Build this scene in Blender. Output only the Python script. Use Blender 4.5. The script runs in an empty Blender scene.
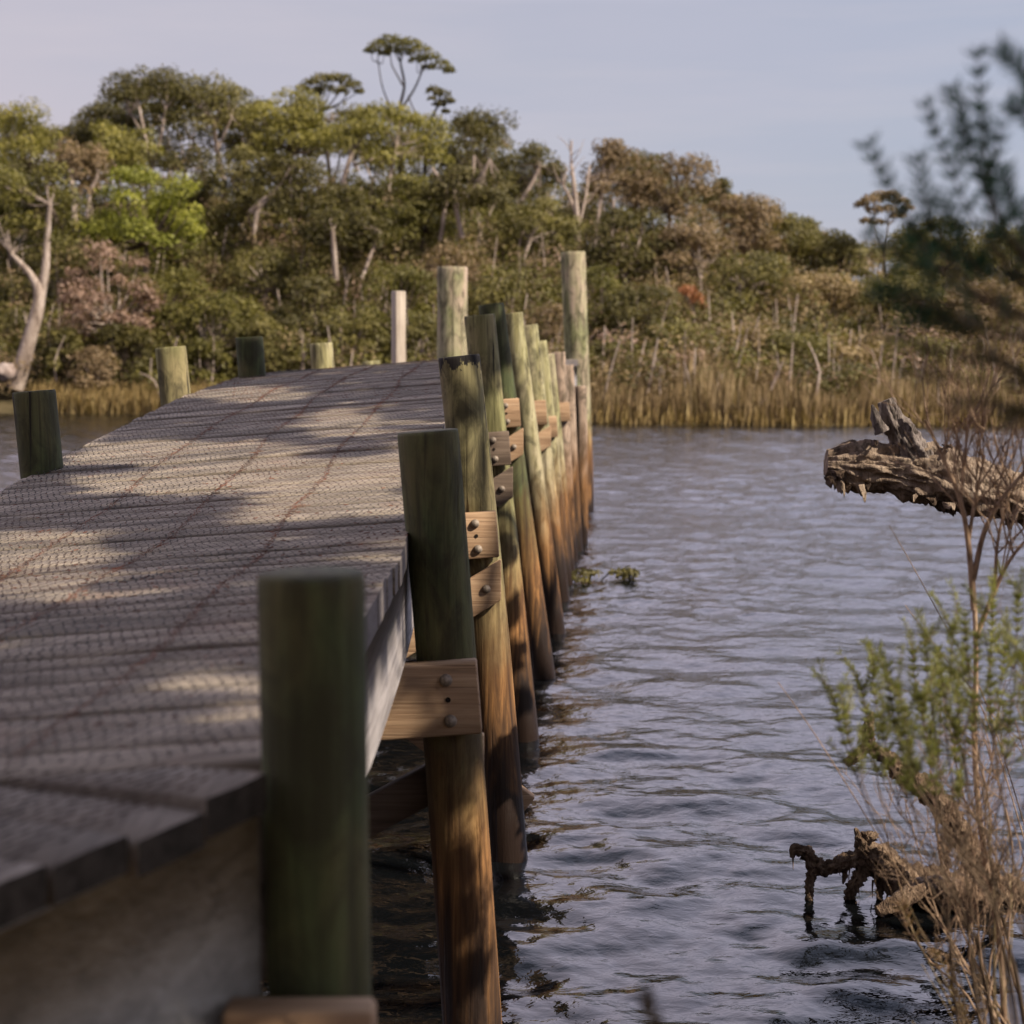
import bpy, math, random
import numpy as np
from mathutils import Vector, noise as mnoise

R0 = np.random.default_rng(7)
scene = bpy.context.scene
COL = scene.collection

# ------------------------------------------------------------------ camera model
FPX, CAMZ, HOR = 1707.0, 2.6, 340.0
PITCH = math.atan((512 - HOR) / FPX)
CP, SP = math.cos(PITCH), math.sin(PITCH)

def at(px, py, Y):
    """world point at distance Y in front of the camera seen at pixel (px,py)"""
    u, v = (px - 512) / FPX, (512 - py) / FPX
    d = np.array([u, CP + v * SP, -SP + v * CP])
    return np.array([0, 0, CAMZ]) + d * (Y / d[1])

def proj(p):
    x, y, z = p[0], p[1], p[2] - CAMZ
    f = y * CP - z * SP
    up = y * SP + z * CP
    return 512 + FPX * x / f, 512 - FPX * up / f

SUN_AZ, SUN_EL = math.radians(119), math.radians(42)      # azimuth from +Y towards +X
SUN = np.array([math.sin(SUN_AZ) * math.cos(SUN_EL), math.cos(SUN_AZ) * math.cos(SUN_EL), math.sin(SUN_EL)])

# ------------------------------------------------------------------ mesh builder
WORLD = {}
class MB:
    def __init__(s):
        s.v, s.li, s.ls, s.t, s.m, s.h = [], [], [], [], [], []
        s.n = 0; s.nl = 0
    def add(s, V, F, tint=0.5, mat=0, h=0.0):
        V = np.asarray(V, float).reshape(-1, 3)
        nf = len(F)
        if isinstance(F, np.ndarray):
            k = F.shape[1]
            s.li.append((F + s.n).ravel()); s.ls.append(np.arange(nf) * k + s.nl); s.nl += nf * k
        else:
            for f in F:
                s.li.append(np.array(f) + s.n); s.ls.append(np.array([s.nl])); s.nl += len(f)
        s.t.append(np.broadcast_to(np.asarray(tint, float), (nf,)).copy())
        s.m.append(np.full(nf, mat, int))
        s.h.append(np.broadcast_to(np.asarray(h, float), (len(V),)).copy())
        s.v.append(V); s.n += len(V)
    def build(s, name, mats, parent=None, origin=None, smooth=False):
        V = np.concatenate(s.v)
        if origin is None:
            origin = np.array([(V[:, 0].min() + V[:, 0].max()) / 2, (V[:, 1].min() + V[:, 1].max()) / 2, V[:, 2].min()])
        origin = np.asarray(origin, float)
        me = bpy.data.meshes.new(name)
        li = np.concatenate(s.li).astype(np.int32); ls = np.concatenate(s.ls).astype(np.int32)
        me.vertices.add(len(V)); me.vertices.foreach_set('co', (V - origin).astype(np.float32).ravel())
        me.loops.add(len(li)); me.loops.foreach_set('vertex_index', li)
        me.polygons.add(len(ls)); me.polygons.foreach_set('loop_start', ls)
        me.polygons.foreach_set('material_index', np.concatenate(s.m).astype(np.int32))
        if smooth: me.polygons.foreach_set('use_smooth', np.ones(len(ls), bool))
        a = me.attributes.new('tint', 'FLOAT', 'FACE'); a.data.foreach_set('value', np.concatenate(s.t).astype(np.float32))
        a = me.attributes.new('h', 'FLOAT', 'POINT'); a.data.foreach_set('value', np.concatenate(s.h).astype(np.float32))
        me.update(calc_edges=True)
        for m in (mats if isinstance(mats, (list, tuple)) else [mats]): me.materials.append(m)
        o = bpy.data.objects.new(name, me); COL.objects.link(o)
        put(o, origin, parent)
        return o

def put(o, origin, parent=None):
    WORLD[o.name] = np.asarray(origin, float)
    if parent is not None:
        o.parent = parent; o.location = Vector(origin - WORLD[parent.name])
    else:
        o.location = Vector(origin)

def empty(name, origin):
    o = bpy.data.objects.new(name, None); COL.objects.link(o); o.empty_display_size = .2
    put(o, np.asarray(origin, float)); return o

def tag(o, label=None, cat=None, group=None, kind=None):
    if label: o['label'] = label
    if cat: o['category'] = cat
    if group: o['group'] = group
    if kind: o['kind'] = kind
    return o

def frames(P):
    P = np.asarray(P, float); T = np.gradient(P, axis=0); T /= np.linalg.norm(T, axis=1)[:, None] + 1e-9
    ref = np.array([0, 0, 1.]) if abs(T[:, 2]).mean() < .7 else np.array([1., 0, 0])
    A = np.cross(T, ref); A /= np.linalg.norm(A, axis=1)[:, None] + 1e-9
    return T, A, np.cross(T, A)

def tube(mb, P, r, sides=7, tint=.5, mat=0, cap=True, disp=None, h=0.0):
    P = np.asarray(P, float); n = len(P); r = np.broadcast_to(np.asarray(r, float), (n,))
    T, A, B = frames(P)
    th = np.linspace(0, 2 * math.pi, sides, endpoint=False)
    rr = np.repeat(r[:, None], sides, 1)
    if disp is not None: rr = rr * disp(n, sides)
    V = P[:, None, :] + rr[..., None] * (np.cos(th)[None, :, None] * A[:, None, :] + np.sin(th)[None, :, None] * B[:, None, :])
    i = np.arange(n - 1)[:, None] * sides; j = np.arange(sides)[None, :]; j2 = (j + 1) % sides
    F = np.stack([i + j, i + j2, i + sides + j2, i + sides + j], -1).reshape(-1, 4)
    hh = np.repeat(np.broadcast_to(np.asarray(h, float), (n,)), sides)
    mb.add(V.reshape(-1, 3), F, tint, mat, hh)
    if cap:
        mb.add(V[0], [tuple(range(sides))], tint, mat, hh[0]); mb.add(V[-1], [tuple(range(sides))[::-1]], tint, mat, hh[-1])

def spline(pts, n):
    """Catmull-Rom through pts"""
    P = np.asarray(pts, float)
    if len(P) < 3: return P[0] + (P[-1] - P[0]) * np.linspace(0, 1, n)[:, None]
    E = np.vstack([2 * P[0] - P[1], P, 2 * P[-1] - P[-2]]); out = []
    for t in np.linspace(0, len(P) - 1 - 1e-6, n):
        i = int(t); f = t - i; a, b, c, d = E[i:i + 4]
        out.append(.5 * (2 * b + (c - a) * f + (2 * a - 5 * b + 4 * c - d) * f * f + (3 * b - 3 * c + d - a) * f ** 3))
    return np.array(out)

def box(mb, C, ax, ay, az, bev=.004, tint=.5, mat=0, jit=0):
    """bevelled box: centre C, half-axis vectors"""
    C, ax, ay, az = [np.asarray(q, float) for q in (C, ax, ay, az)]
    L = [np.linalg.norm(q) for q in (ax, ay, az)]
    V = []; 
    for s in (-1, 1):
        for (a, b, c) in ((1, 0, 0), (0, 1, 0), (0, 0, 1)): pass
    bm = [1 - bev / l for l in L]
    idx = {}
    for sx in (-1, 1):
        for sy in (-1, 1):
            for sz in (-1, 1):
                for k in range(3):
                    f = [sx * bm[0], sy * bm[1], sz * bm[2]]; f[k] = (sx, sy, sz)[k]
                    idx[(sx, sy, sz, k)] = len(V); V.append(C + f[0] * ax + f[1] * ay + f[2] * az)
    F = []
    for k in range(3):
        o1, o2 = [q for q in range(3) if q != k]
        for s in (-1, 1):
            q = []
            for (a, b) in ((-1, -1), (1, -1), (1, 1), (-1, 1)):
                sg = [0, 0, 0]; sg[k] = s; sg[o1] = a; sg[o2] = b; q.append(idx[(*sg, k)])
            F.append(q)
    for k in range(3):          # edge chamfers, edge along axis k
        o1, o2 = [q for q in range(3) if q != k]
        for a in (-1, 1):
            for b in (-1, 1):
                def I(s, face):
                    sg = [0, 0, 0]; sg[k] = s; sg[o1] = a; sg[o2] = b; return idx[(*sg, face)]
                F.append([I(-1, o1), I(1, o1), I(1, o2), I(-1, o2)])
    for sx in (-1, 1):
        for sy in (-1, 1):
            for sz in (-1, 1): F.append([idx[(sx, sy, sz, k)] for k in range(3)])
    V = np.array(V)
    cen = V.mean(0); G = []
    for f in F:                 # outward winding
        p = V[f]; nrm = np.cross(p[1] - p[0], p[2] - p[0])
        G.append(tuple(f) if np.dot(nrm, p.mean(0) - cen) > 0 else tuple(f[::-1]))
    mb.add(V, G, tint, mat)

def quads(mb, P, N, L, W, rng, tint, mat=0):
    """leaf-shaped quads (diamonds) at P with normal N, length L, width W"""
    n = len(P)
    N = N / (np.linalg.norm(N, axis=1)[:, None] + 1e-9)
    r = rng.normal(size=(n, 3)); A = np.cross(N, r); A /= np.linalg.norm(A, axis=1)[:, None] + 1e-9
    B = np.cross(N, A)
    L = np.broadcast_to(L, (n,))[:, None]; W = np.broadcast_to(W, (n,))[:, None]
    V = np.stack([P - A * L * .5, P + B * W * .5 - A * L * .05, P + A * L * .5, P - B * W * .5 - A * L * .05], 1)
    mb.add(V.reshape(-1, 3), np.arange(n * 4).reshape(-1, 4), tint, mat)

def clump(mb, c, r, n, size, rng, tint=.5, mat=0, up=.35, shell=.55):
    d = rng.normal(size=(n, 3)); d /= np.linalg.norm(d, axis=1)[:, None]
    low = d[:, 2] < -.25; d[low, 2] *= -.6
    d /= np.linalg.norm(d, axis=1)[:, None]
    rad = shell + (1 - shell) * rng.random(n) ** .6
    wob = 1 + .18 * np.sin(d[:, 0] * 5 + rng.random() * 6) * np.sin(d[:, 1] * 5 + rng.random() * 6)
    P = np.asarray(c) + d * np.asarray(r) * (rad * wob)[:, None]
    N = d + rng.normal(size=(n, 3)) * .55 + np.array([0, 0, up])
    s = size * (.6 + .8 * rng.random(n))
    quads(mb, P, N, s, s * .62, rng, np.clip(tint + rng.normal(size=n) * .12, 0, 1), mat)

# ------------------------------------------------------------------ materials
class NT:
    def __init__(s, name):
        s.m = bpy.data.materials.new(name); s.m.use_nodes = True; s.t = s.m.node_tree; s.t.nodes.clear()
        s.out = s.n('ShaderNodeOutputMaterial')
    def n(s, typ, **kw):
        nd = s.t.nodes.new(typ)
        for k, v in kw.items():
            if isinstance(k, str) and hasattr(nd, k): setattr(nd, k, v)
        return nd
    def l(s, a, b): s.t.links.new(a, b)
    def set(s, sock, v):
        if hasattr(v, 'is_linked') or hasattr(v, 'links'): s.l(v, sock)
        else:
            if isinstance(v, (tuple, list)) and len(v) == 3 and sock.type == 'RGBA': v = (*v, 1)
            sock.default_value = v
    def coord(s, which='Object', scale=(1, 1, 1), loc=None):
        tc = s.n('ShaderNodeTexCoord'); mp = s.n('ShaderNodeMapping')
        s.l(tc.outputs[which], mp.inputs['Vector']); mp.inputs['Scale'].default_value = scale
        if loc is not None: s.set(mp.inputs['Location'], loc)
        return mp.outputs['Vector']
    def noise(s, vec, scale=1, detail=4, rough=.55, dist=0, w=None):
        t = s.n('ShaderNodeTexNoise')
        s.l(vec, t.inputs['Vector']); t.inputs['Scale'].default_value = scale; t.inputs['Detail'].default_value = detail
        t.inputs['Roughness'].default_value = rough; t.inputs['Distortion'].default_value = dist
        return t.outputs['Fac']
    def ramp(s, fac, stops):
        r = s.n('ShaderNodeValToRGB'); s.l(fac, r.inputs['Fac']); e = r.color_ramp.elements
        while len(e) < len(stops): e.new(.5)
        for q, (p, c) in zip(e, stops):
            q.position = p; q.color = (*c, 1) if isinstance(c, (tuple, list)) else (c, c, c, 1)
        return r.outputs['Color']
    def mix(s, fac, a, b, mode='MIX'):
        x = s.n('ShaderNodeMix', data_type='RGBA'); x.blend_type = mode
        s.set(x.inputs['Factor'], fac); s.set(x.inputs['A'] if False else x.inputs[6], a); s.set(x.inputs[7], b)
        return x.outputs[2]
    def math(s, op, a, b=0.0, c=0.0, clamp=False):
        x = s.n('ShaderNodeMath'); x.operation = op; x.use_clamp = clamp
        s.set(x.inputs[0], a); s.set(x.inputs[1], b); s.set(x.inputs[2], c)
        return x.outputs[0]
    def mapr(s, v, a, b, c=0, d=1):
        x = s.n('ShaderNodeMapRange'); s.l(v, x.inputs[0])
        for i, q in enumerate((a, b, c, d)): x.inputs[1 + i].default_value = q
        return x.outputs[0]
    def attr(s, name):
        a = s.n('ShaderNodeAttribute'); a.attribute_name = name; return a.outputs['Fac']
    def rand(s):
        return s.n('ShaderNodeObjectInfo').outputs['Random']
    def bump(s, height, strength=.4, dist=.01):
        b = s.n('ShaderNodeBump'); s.l(height, b.inputs['Height'])
        b.inputs['Strength'].default_value = strength; b.inputs['Distance'].default_value = dist
        return b.outputs['Normal']
    def bsdf(s, color, rough=.8, normal=None, spec=.3, trans=None):
        p = s.n('ShaderNodeBsdfPrincipled'); s.set(p.inputs['Base Color'], color); s.set(p.inputs['Roughness'], rough)
        p.inputs['Specular IOR Level'].default_value = spec
        if normal is not None: s.l(normal, p.inputs['Normal'])
        sh = p.outputs[0]
        if trans is not None:
            t = s.n('ShaderNodeBsdfTranslucent'); s.set(t.inputs['Color'], color if trans is True else trans[1])
            x = s.n('ShaderNodeMixShader'); x.inputs[0].default_value = trans[0]
            s.l(sh, x.inputs[1]); s.l(t.outputs[0], x.inputs[2]); sh = x.outputs[0]
        s.l(sh, s.out.inputs['Surface']); return p

def sepz(k, vec):
    x = k.n('ShaderNodeSeparateXYZ'); k.l(vec, x.inputs[0]); return x.outputs

def rvec(k):
    """object-random offset so no two pieces share a pattern"""
    c = k.n('ShaderNodeCombineXYZ'); r = k.rand()
    for i, f in enumerate((37.0, 53.0, 71.0)): k.l(k.math('MULTIPLY', r, f), c.inputs[i])
    return c.outputs[0]

def pole_material(name, green1, green2, tan, stain_top=0.0):
    """treated pine pole: grain, checks, damp brown tidal zone, black waterline"""
    k = NT(name)
    off = rvec(k)
    g = k.noise(k.coord('Object', (16, 16, 1.1), off), 1, 6, .6, 1.0)
    g2 = k.noise(k.coord('Object', (60, 60, 1.6), off), 1, 3, .6)
    blot = k.noise(k.coord('Object', (3, 3, 1.3), off), 1, 5, .6, .6)
    fine = k.noise(k.coord('Object', (90, 90, 40), off), 1, 2, .5)
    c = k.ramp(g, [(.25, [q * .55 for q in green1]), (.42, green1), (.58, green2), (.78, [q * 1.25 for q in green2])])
    c = k.mix(k.ramp(blot, [(.45, 0.0), (.7, 1.0)]), c, tan)
    ck = k.noise(k.coord('Object', (26, 26, .55), off), 1, 2, .5, .3)
    c = k.mix(k.ramp(ck, [(.30, 1.0), (.345, 0.0)]), c, (.018, .014, .010))
    c = k.mix(k.math('MULTIPLY', k.ramp(g2, [(.3, 1.0), (.45, 0.0)]), .55), c, (.025, .02, .014))
    dk = k.noise(k.coord('Object', (7, 7, 3.2), off), 1, 6, .68, 1.2)
    c = k.mix(k.math('MULTIPLY', k.ramp(dk, [(.38, 1.0), (.54, 0.0)]), .72), c, (.035, .030, .016))
    # tidal stain: above the waterline (object z = height above water)
    z = sepz(k, k.coord('Object'))[2]
    zn = k.math('ADD', z, k.math('MULTIPLY', k.math('SUBTRACT', blot, .5), 1.1))
    zn = k.math('ADD', zn, k.math('MULTIPLY', k.math('SUBTRACT', g, .5), .9))
    wet = k.ramp(g, [(.3, (.04, .019, .010)), (.5, (.155, .076, .029)), (.70, (.47, .23, .08))])
    c = k.mix(k.mapr(zn, 1.55, .85), c, wet)
    c = k.mix(k.mapr(zn, .80, .22), c, (.020, .012, .009))
    # weathered dark top
    h = k.attr('h')
    if stain_top > 0:
        hn = k.math('ADD', h, k.math('MULTIPLY', k.math('SUBTRACT', k.noise(k.coord('Object', (11, 11, 5), off), 1, 5, .7), .5), .46))
        c = k.mix(k.mapr(hn, stain_top, stain_top * .6), c, (.010, .008, .007))
    hgt = k.math('ADD', k.math('MULTIPLY', g2, .7), k.math('ADD', k.math('MULTIPLY', g, .6), k.math('MULTIPLY', fine, .25)))
    rgh = k.mapr(zn, .05, .5, .35, .82)
    hgt = k.math('ADD', hgt, k.math('MULTIPLY', k.ramp(ck, [(.30, 0.0), (.36, 1.0)]), 1.5))
    k.bsdf(c, rgh, k.bump(hgt, .65, .007), .3)
    return k.m

def timber_material(name, c1, c2, axis=0, dark=(.05, .035, .025), rough=.8, gscale=1.0):
    k = NT(name); off = rvec(k)
    sc = [38 * gscale] * 3; sc[axis] = 1.6 * gscale
    g = k.noise(k.coord('Object', sc, off), 1, 5, .6, .7)
    sc2 = [7.0] * 3; sc2[axis] = 1.0
    b = k.noise(k.coord('Object', sc2, off), 1, 4, .55, 1.4)
    sc3 = [110.0] * 3; sc3[axis] = 2.0
    f = k.noise(k.coord('Object', sc3, off), 1, 3, .6)
    c = k.ramp(g, [(.28, [q * .6 for q in c1]), (.45, c1), (.7, c2)])
    c = k.mix(k.ramp(b, [(.35, .45), (.62, 0.0)]), c, dark)
    c = k.mix(k.math('MULTIPLY', k.ramp(f, [(.3, 1.0), (.42, 0.0)]), .7), c, dark)
    t = k.attr('tint')
    c = k.mix(1.0, c, k.ramp(t, [(0, .62), (.5, 1.0), (1, 1.3)]), 'MULTIPLY')
    k.bsdf(c, rough, k.bump(k.math('ADD', g, f), .45, .005), .25)
    return k.m

def leaf_material(name, c1, c2, trans=.25, tmul=1.5, rough=.55):
    k = NT(name)
    t = k.attr('tint')
    c = k.ramp(t, [(0, [q * .7 for q in c1]), (.45, c1), (1, c2)])
    k.bsdf(c, rough, None, .25, (trans, k.mix(1.0, c, (tmul, tmul * 1.1, tmul * .5), 'MULTIPLY')))
    return k.m

def bark_material(name, c1, c2, dark, sc=6.0, bump=.6, along=.35):
    k = NT(name); off = rvec(k)
    a = k.noise(k.coord('Object', (sc, sc, sc * along), off), 1, 6, .65, .8)
    b = k.noise(k.coord('Object', (sc * 4, sc * 4, sc * 1.2), off), 1, 4, .6)
    c = k.ramp(a, [(.3, dark), (.46, c1), (.68, c2)])
    c = k.mix(k.ramp(b, [(.32, .7), (.48, 0.0)]), c, dark)
    c = k.mix(1.0, c, k.ramp(k.attr('tint'), [(0, .6), (.5, 1.0), (1, 1.35)]), 'MULTIPLY')
    k.bsdf(c, .85, k.bump(k.math('ADD', a, b), bump, .02), .2)
    return k.m

M = {}
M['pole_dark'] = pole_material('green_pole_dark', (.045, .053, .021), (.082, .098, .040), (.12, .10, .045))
M['pole'] = pole_material('green_pole', (.135, .125, .05), (.235, .22, .098), (.30, .245, .125))
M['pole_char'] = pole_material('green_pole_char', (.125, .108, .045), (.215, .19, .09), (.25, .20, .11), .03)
M['pole_pale'] = pole_material('pale_pole', (.25, .225, .10), (.38, .35, .19), (.44, .37, .25))
M['pole_pink'] = pole_material('pink_pole', (.30, .215, .155), (.44, .33, .25), (.50, .37, .28))
M['pile'] = pole_material('pile', (.22, .22, .10), (.36, .36, .20), (.46, .35, .27))
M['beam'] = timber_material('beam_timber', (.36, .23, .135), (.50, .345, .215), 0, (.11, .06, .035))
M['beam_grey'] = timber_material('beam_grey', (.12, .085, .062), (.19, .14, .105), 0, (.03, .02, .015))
M['stringer'] = timber_material('stringer_timber', (.23, .208, .20), (.33, .30, .29), 1, (.10, .085, .08))
M['stringer_dark'] = timber_material('stringer_grey', (.26, .24, .205), (.37, .345, .30), 1, (.15, .138, .12), gscale=.6)  # greyer timber for the approach stringers
def deck_material(name, axis, c1, c2, dark):
    k = NT(name); t = k.attr('tint')
    cx = k.n('ShaderNodeCombineXYZ'); 
    for i, f in enumerate((11.0, 17.0, 23.0)): k.l(k.math('MULTIPLY', t, f), cx.inputs[i])
    off = cx.outputs[0]
    def sc(a, b): q = [a] * 3; q[axis] = b; return q
    g = k.noise(k.coord('Object', sc(70, 1.5), off), 1, 6, .65, .8)
    f = k.noise(k.coord('Object', sc(190, 3.5), off), 1, 4, .6)
    st = k.noise(k.coord('Object', sc(9, 2.2), off), 1, 6, .7, .8)
    dirt = k.noise(k.coord('Object', (1.1, 1.1, 1.1)), 1, 6, .65, .5)
    red = k.noise(k.coord('Object', (2.3, 1.6, 2.3)), 1, 5, .65)
    c = k.ramp(g, [(.28, [q * .5 for q in c1]), (.44, c1), (.66, c2)])
    c = k.mix(k.math('MULTIPLY', k.ramp(f, [(.34, 1.0), (.46, 0.0)]), .75), c, dark)
    c = k.mix(k.ramp(st, [(.34, .65), (.5, 0.0)]), c, [q * 1.6 for q in dark])
    c = k.mix(k.ramp(dirt, [(.42, 0.0), (.7, .5)]), c, (.16, .135, .105))
    c = k.mix(k.ramp(red, [(.56, 0.0), (.74, .35)]), c, (.26, .12, .075))
    c = k.mix(1.0, c, k.ramp(t, [(0, .66), (.5, 1.0), (1, 1.22)]), 'MULTIPLY')
    k.bsdf(c, .88, k.bump(k.math('ADD', g, k.math('MULTIPLY', f, .6)), .7, .006), .15)
    return k.m
M['deck'] = deck_material('deck_timber', 0, (.305, .255, .20), (.46, .388, .305), (.055, .045, .037))
M['deck2'] = timber_material('deck_timber_skew', (.19, .162, .132), (.26, .222, .18), 1, (.075, .06, .048), .85)

for nm_, c_a, c_b in (('end_grain', (.10, .085, .08), (.20, .175, .165)), ('end_dark', (.022, .019, .015), (.06, .05, .04))):  # end_dark: mouldy approach board ends, with their shade put into the colour too
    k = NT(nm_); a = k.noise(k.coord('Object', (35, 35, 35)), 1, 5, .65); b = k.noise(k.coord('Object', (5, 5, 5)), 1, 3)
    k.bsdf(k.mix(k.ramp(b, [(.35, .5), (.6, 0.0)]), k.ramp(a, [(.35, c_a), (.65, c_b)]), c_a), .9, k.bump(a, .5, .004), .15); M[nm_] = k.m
k = NT('wire'); a = k.noise(k.coord('Object', (1.6, 1.6, 1.6)), 1, 4, .6); b = k.noise(k.coord('Object', (30, 30, 30)), 1, 2)
c = k.mix(k.ramp(a, [(.45, 0.0), (.6, 1.0)]), (.050, .042, .035), (.095, .050, .034))
c = k.mix(k.ramp(b, [(.4, 0.0), (.7, .6)]), c, (.03, .02, .018)); k.bsdf(c, .7, None, .3); M['wire'] = k.m
k = NT('rust_seam'); a = k.noise(k.coord('Object', (5, 5, 5)), 1, 4, .6)
c = k.ramp(a, [(.35, (.06, .036, .026)), (.6, (.22, .075, .038))]); k.bsdf(c, .85, None, .2); M['seam'] = k.m
k = NT('bolt'); a = k.noise(k.coord('Object', (60, 60, 60)), 1, 4, .6)
p = k.bsdf(k.ramp(a, [(.4, (.20, .16, .125)), (.62, (.32, .265, .215))]), .62, None, .4); p.inputs['Metallic'].default_value = .15; M['bolt'] = k.m
k = NT('dark_hole'); k.bsdf((.015, .01, .008), .9); M['hole'] = k.m

M['bark_pale'] = bark_material('bark_pale', (.33, .26, .215), (.52, .43, .37), (.12, .085, .065), 3.0)
M['bark_brown'] = bark_material('bark_brown', (.12, .09, .065), (.20, .155, .115), (.04, .028, .02), 3.0)
M['bark_dark'] = bark_material('bark_dark', (.045, .035, .028), (.08, .062, .05), (.02, .015, .012), 3.0)
M['log'] = bark_material('log_bark', (.185, .135, .098), (.35, .275, .21), (.035, .025, .019), 8.0, 1.0)
M['log_grey'] = bark_material('log_grey', (.17, .14, .125), (.32, .275, .25), (.03, .024, .02), 12.0, .9, .2)
M['log_dark'] = bark_material('log_dark', (.05, .032, .022), (.10, .068, .045), (.015, .010, .008), 12.0, .9)
M['snag'] = bark_material('snag_bark', (.14, .092, .062), (.30, .215, .145), (.030, .020, .014), 22.0, 1.0, .5)
M['twig'] = bark_material('dry_twig', (.26, .175, .11), (.40, .29, .20), (.09, .06, .04), 20.0, .3)
M['twig_red'] = bark_material('reddish_twig', (.25, .165, .105), (.40, .285, .20), (.085, .055, .036), 20.0, .3)
M['twig_mid'] = bark_material('rush_stem', (.16, .115, .06), (.26, .20, .11), (.06, .045, .025), 20.0, .3)
M['twig_dark'] = bark_material('dark_twig', (.10, .07, .045), (.17, .12, .08), (.04, .028, .02), 20.0, .3)

M['f_dark'] = leaf_material('leaf_dark', (0.0826, 0.0708, 0.0224), (0.1814, 0.151, 0.0471))
M['f_olive'] = leaf_material('leaf_olive', (0.1313, 0.1145, 0.0381), (0.2689, 0.2242, 0.0717))
M['f_green'] = leaf_material('leaf_green', (0.1151, 0.1038, 0.0269), (0.2439, 0.21, 0.0516))
M['f_ygreen'] = leaf_material('leaf_yellow_green', (0.1876, 0.1676, 0.0426), (0.3627, 0.3127, 0.0762))
M['f_lime'] = leaf_material('leaf_lime', (0.2064, 0.2124, 0.0359), (0.4128, 0.3894, 0.0673))
M['f_brown'] = leaf_material('leaf_brown', (0.1876, 0.1322, 0.074), (0.3377, 0.2419, 0.1401))
M['f_pink'] = leaf_material('leaf_pinkish', (0.2627, 0.1711, 0.1289), (0.4503, 0.3068, 0.2354))
M['f_tan'] = leaf_material('leaf_tan', (0.2377, 0.1711, 0.0874), (0.4253, 0.3186, 0.1738))
M['f_orange'] = leaf_material('leaf_orange', (0.3, 0.125, 0.055), (0.44, 0.2, 0.1))
M['reed'] = leaf_material('reed_blades', (.225, .155, .08), (.44, .335, .20), .2, 1.2)
M['grass_gold'] = leaf_material('golden_grass', (.26, .18, .075), (.44, .33, .15), .2, 1.1)
M['needle'] = leaf_material('needle_green', (.15, .15, .05), (.31, .30, .11), .35)
M['needle_dark'] = leaf_material('needle_teal', (.024, .072, .045), (.055, .135, .085), .22)  # dark teal green of the tea-tree needles
M['needle_old'] = leaf_material('needle_old', (.075, .066, .032), (.145, .125, .06), .2)
M['dry_leaf'] = leaf_material('dry_leaf', (.18, .11, .06), (.32, .21, .12), .2)

# ------------------------------------------------------------------ terrain, water
def sstep(a, b, x):
    t = np.clip((np.asarray(x, float) - a) / (b - a), 0, 1); return t * t * (3 - 2 * t)

PXK = [-900, 0, 240, 430, 520, 620, 700, 760, 850, 960, 1100, 2200]
HK = [8, 8.3, 8.2, 8.6, 7.8, 6.6, 5.8, 5.0, 3.7, 3.4, 3.4, 3]
SHK = [62, 61, 59, 56, 54, 53, 52.5, 52, 52, 52, 52, 50]
def shore(px): return np.interp(px, PXK, SHK)
def ground(X, Y):
    X = np.asarray(X, float); Y = np.asarray(Y, float)
    px = 512 + FPX * X / np.maximum(Y, 1)
    ys = shore(px); H = np.interp(px, PXK, HK)
    t = (Y - ys) / 30.0
    z = np.where(t < 0, np.maximum(t * 9, -1.2), .05 + H * (.12 * np.clip(t * 6, 0, 1) + .88 * sstep(.02, 1.05, t)))
    z = z + np.where(t > 0, .25 * np.sin(X * .6 + Y * .3) * np.sin(Y * .5 - X * .2) * np.clip(t * 4, 0, 1), 0)
    return z

k = NT('hill_soil'); a = k.noise(k.coord('Object', (.5, .5, .5)), 1, 6, .65)
c = k.ramp(a, [(.35, (.04, .032, .02)), (.5, (.085, .068, .035)), (.68, (.13, .10, .055))]); k.bsdf(c, .95, None, .1); M['soil'] = k.m
k = NT('bank_soil'); a = k.noise(k.coord('Object', (2, 2, 2)), 1, 8, .65); b = k.noise(k.coord('Object', (30, 30, 30)), 1, 4, .6)
c = k.ramp(a, [(.35, (.05, .035, .022)), (.5, (.12, .085, .05)), (.68, (.17, .13, .075))]); k.bsdf(c, .95, k.bump(b, .6, .02), .1); M['bank'] = k.m

def grid_mesh(name, X, Y, Z, mats, smooth=True, origin=(0, 0, 0)):
    n, m = X.shape; mb = MB()
    i = np.arange(n - 1)[:, None] * m + np.arange(m - 1)[None, :]
    F = np.stack([i, i + 1, i + m + 1, i + m], -1).reshape(-1, 4)
    mb.add(np.stack([X, Y, Z], -1).reshape(-1, 3), F)
    return mb.build(name, mats, None, origin, smooth)

# far hill
S, D = np.meshgrid(np.linspace(-1.1, 1.1, 140), np.concatenate([np.linspace(46, 100, 90), [115, 140, 200, 400]]))
X, Y = S * D, D
Z = ground(X, Y) - np.clip((Y - 95) / 60, 0, 1) * 6
tag(grid_mesh('hill', X, Y, Z, M['soil']), kind='structure')
# lake bed to the horizon
S, D = np.meshgrid(np.linspace(-900, 900, 12), np.linspace(-900, 900, 12))
tag(grid_mesh('ground', S, D, S * 0 - 1.6, M['bank']), kind='structure')

# near bank: behind and to the right of the camera, all below the frame
def bank_z(X, Y):
    edge = np.maximum(3.4 - Y * .75 - np.maximum(X, 0) * 0, -9)         # distance inland of the front shore
    side = (X - (2.9 + .36 * np.maximum(Y - 3, 0)))                    # right shore
    inl = np.maximum(3.6 - Y, side * 1.0)
    z = np.where(inl < 0, np.maximum(inl * .5, -1.4), 1.15 * sstep(0, 2.6, inl))
    return z + .06 * np.sin(X * 2.1 + Y) * np.sin(Y * 1.7 - X * .8)
X, Y = np.meshgrid(np.linspace(-16, 22, 110), np.linspace(-14, 30, 120))
tag(grid_mesh('bank', X, Y, bank_z(X, Y), M['bank']), kind='structure')

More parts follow.
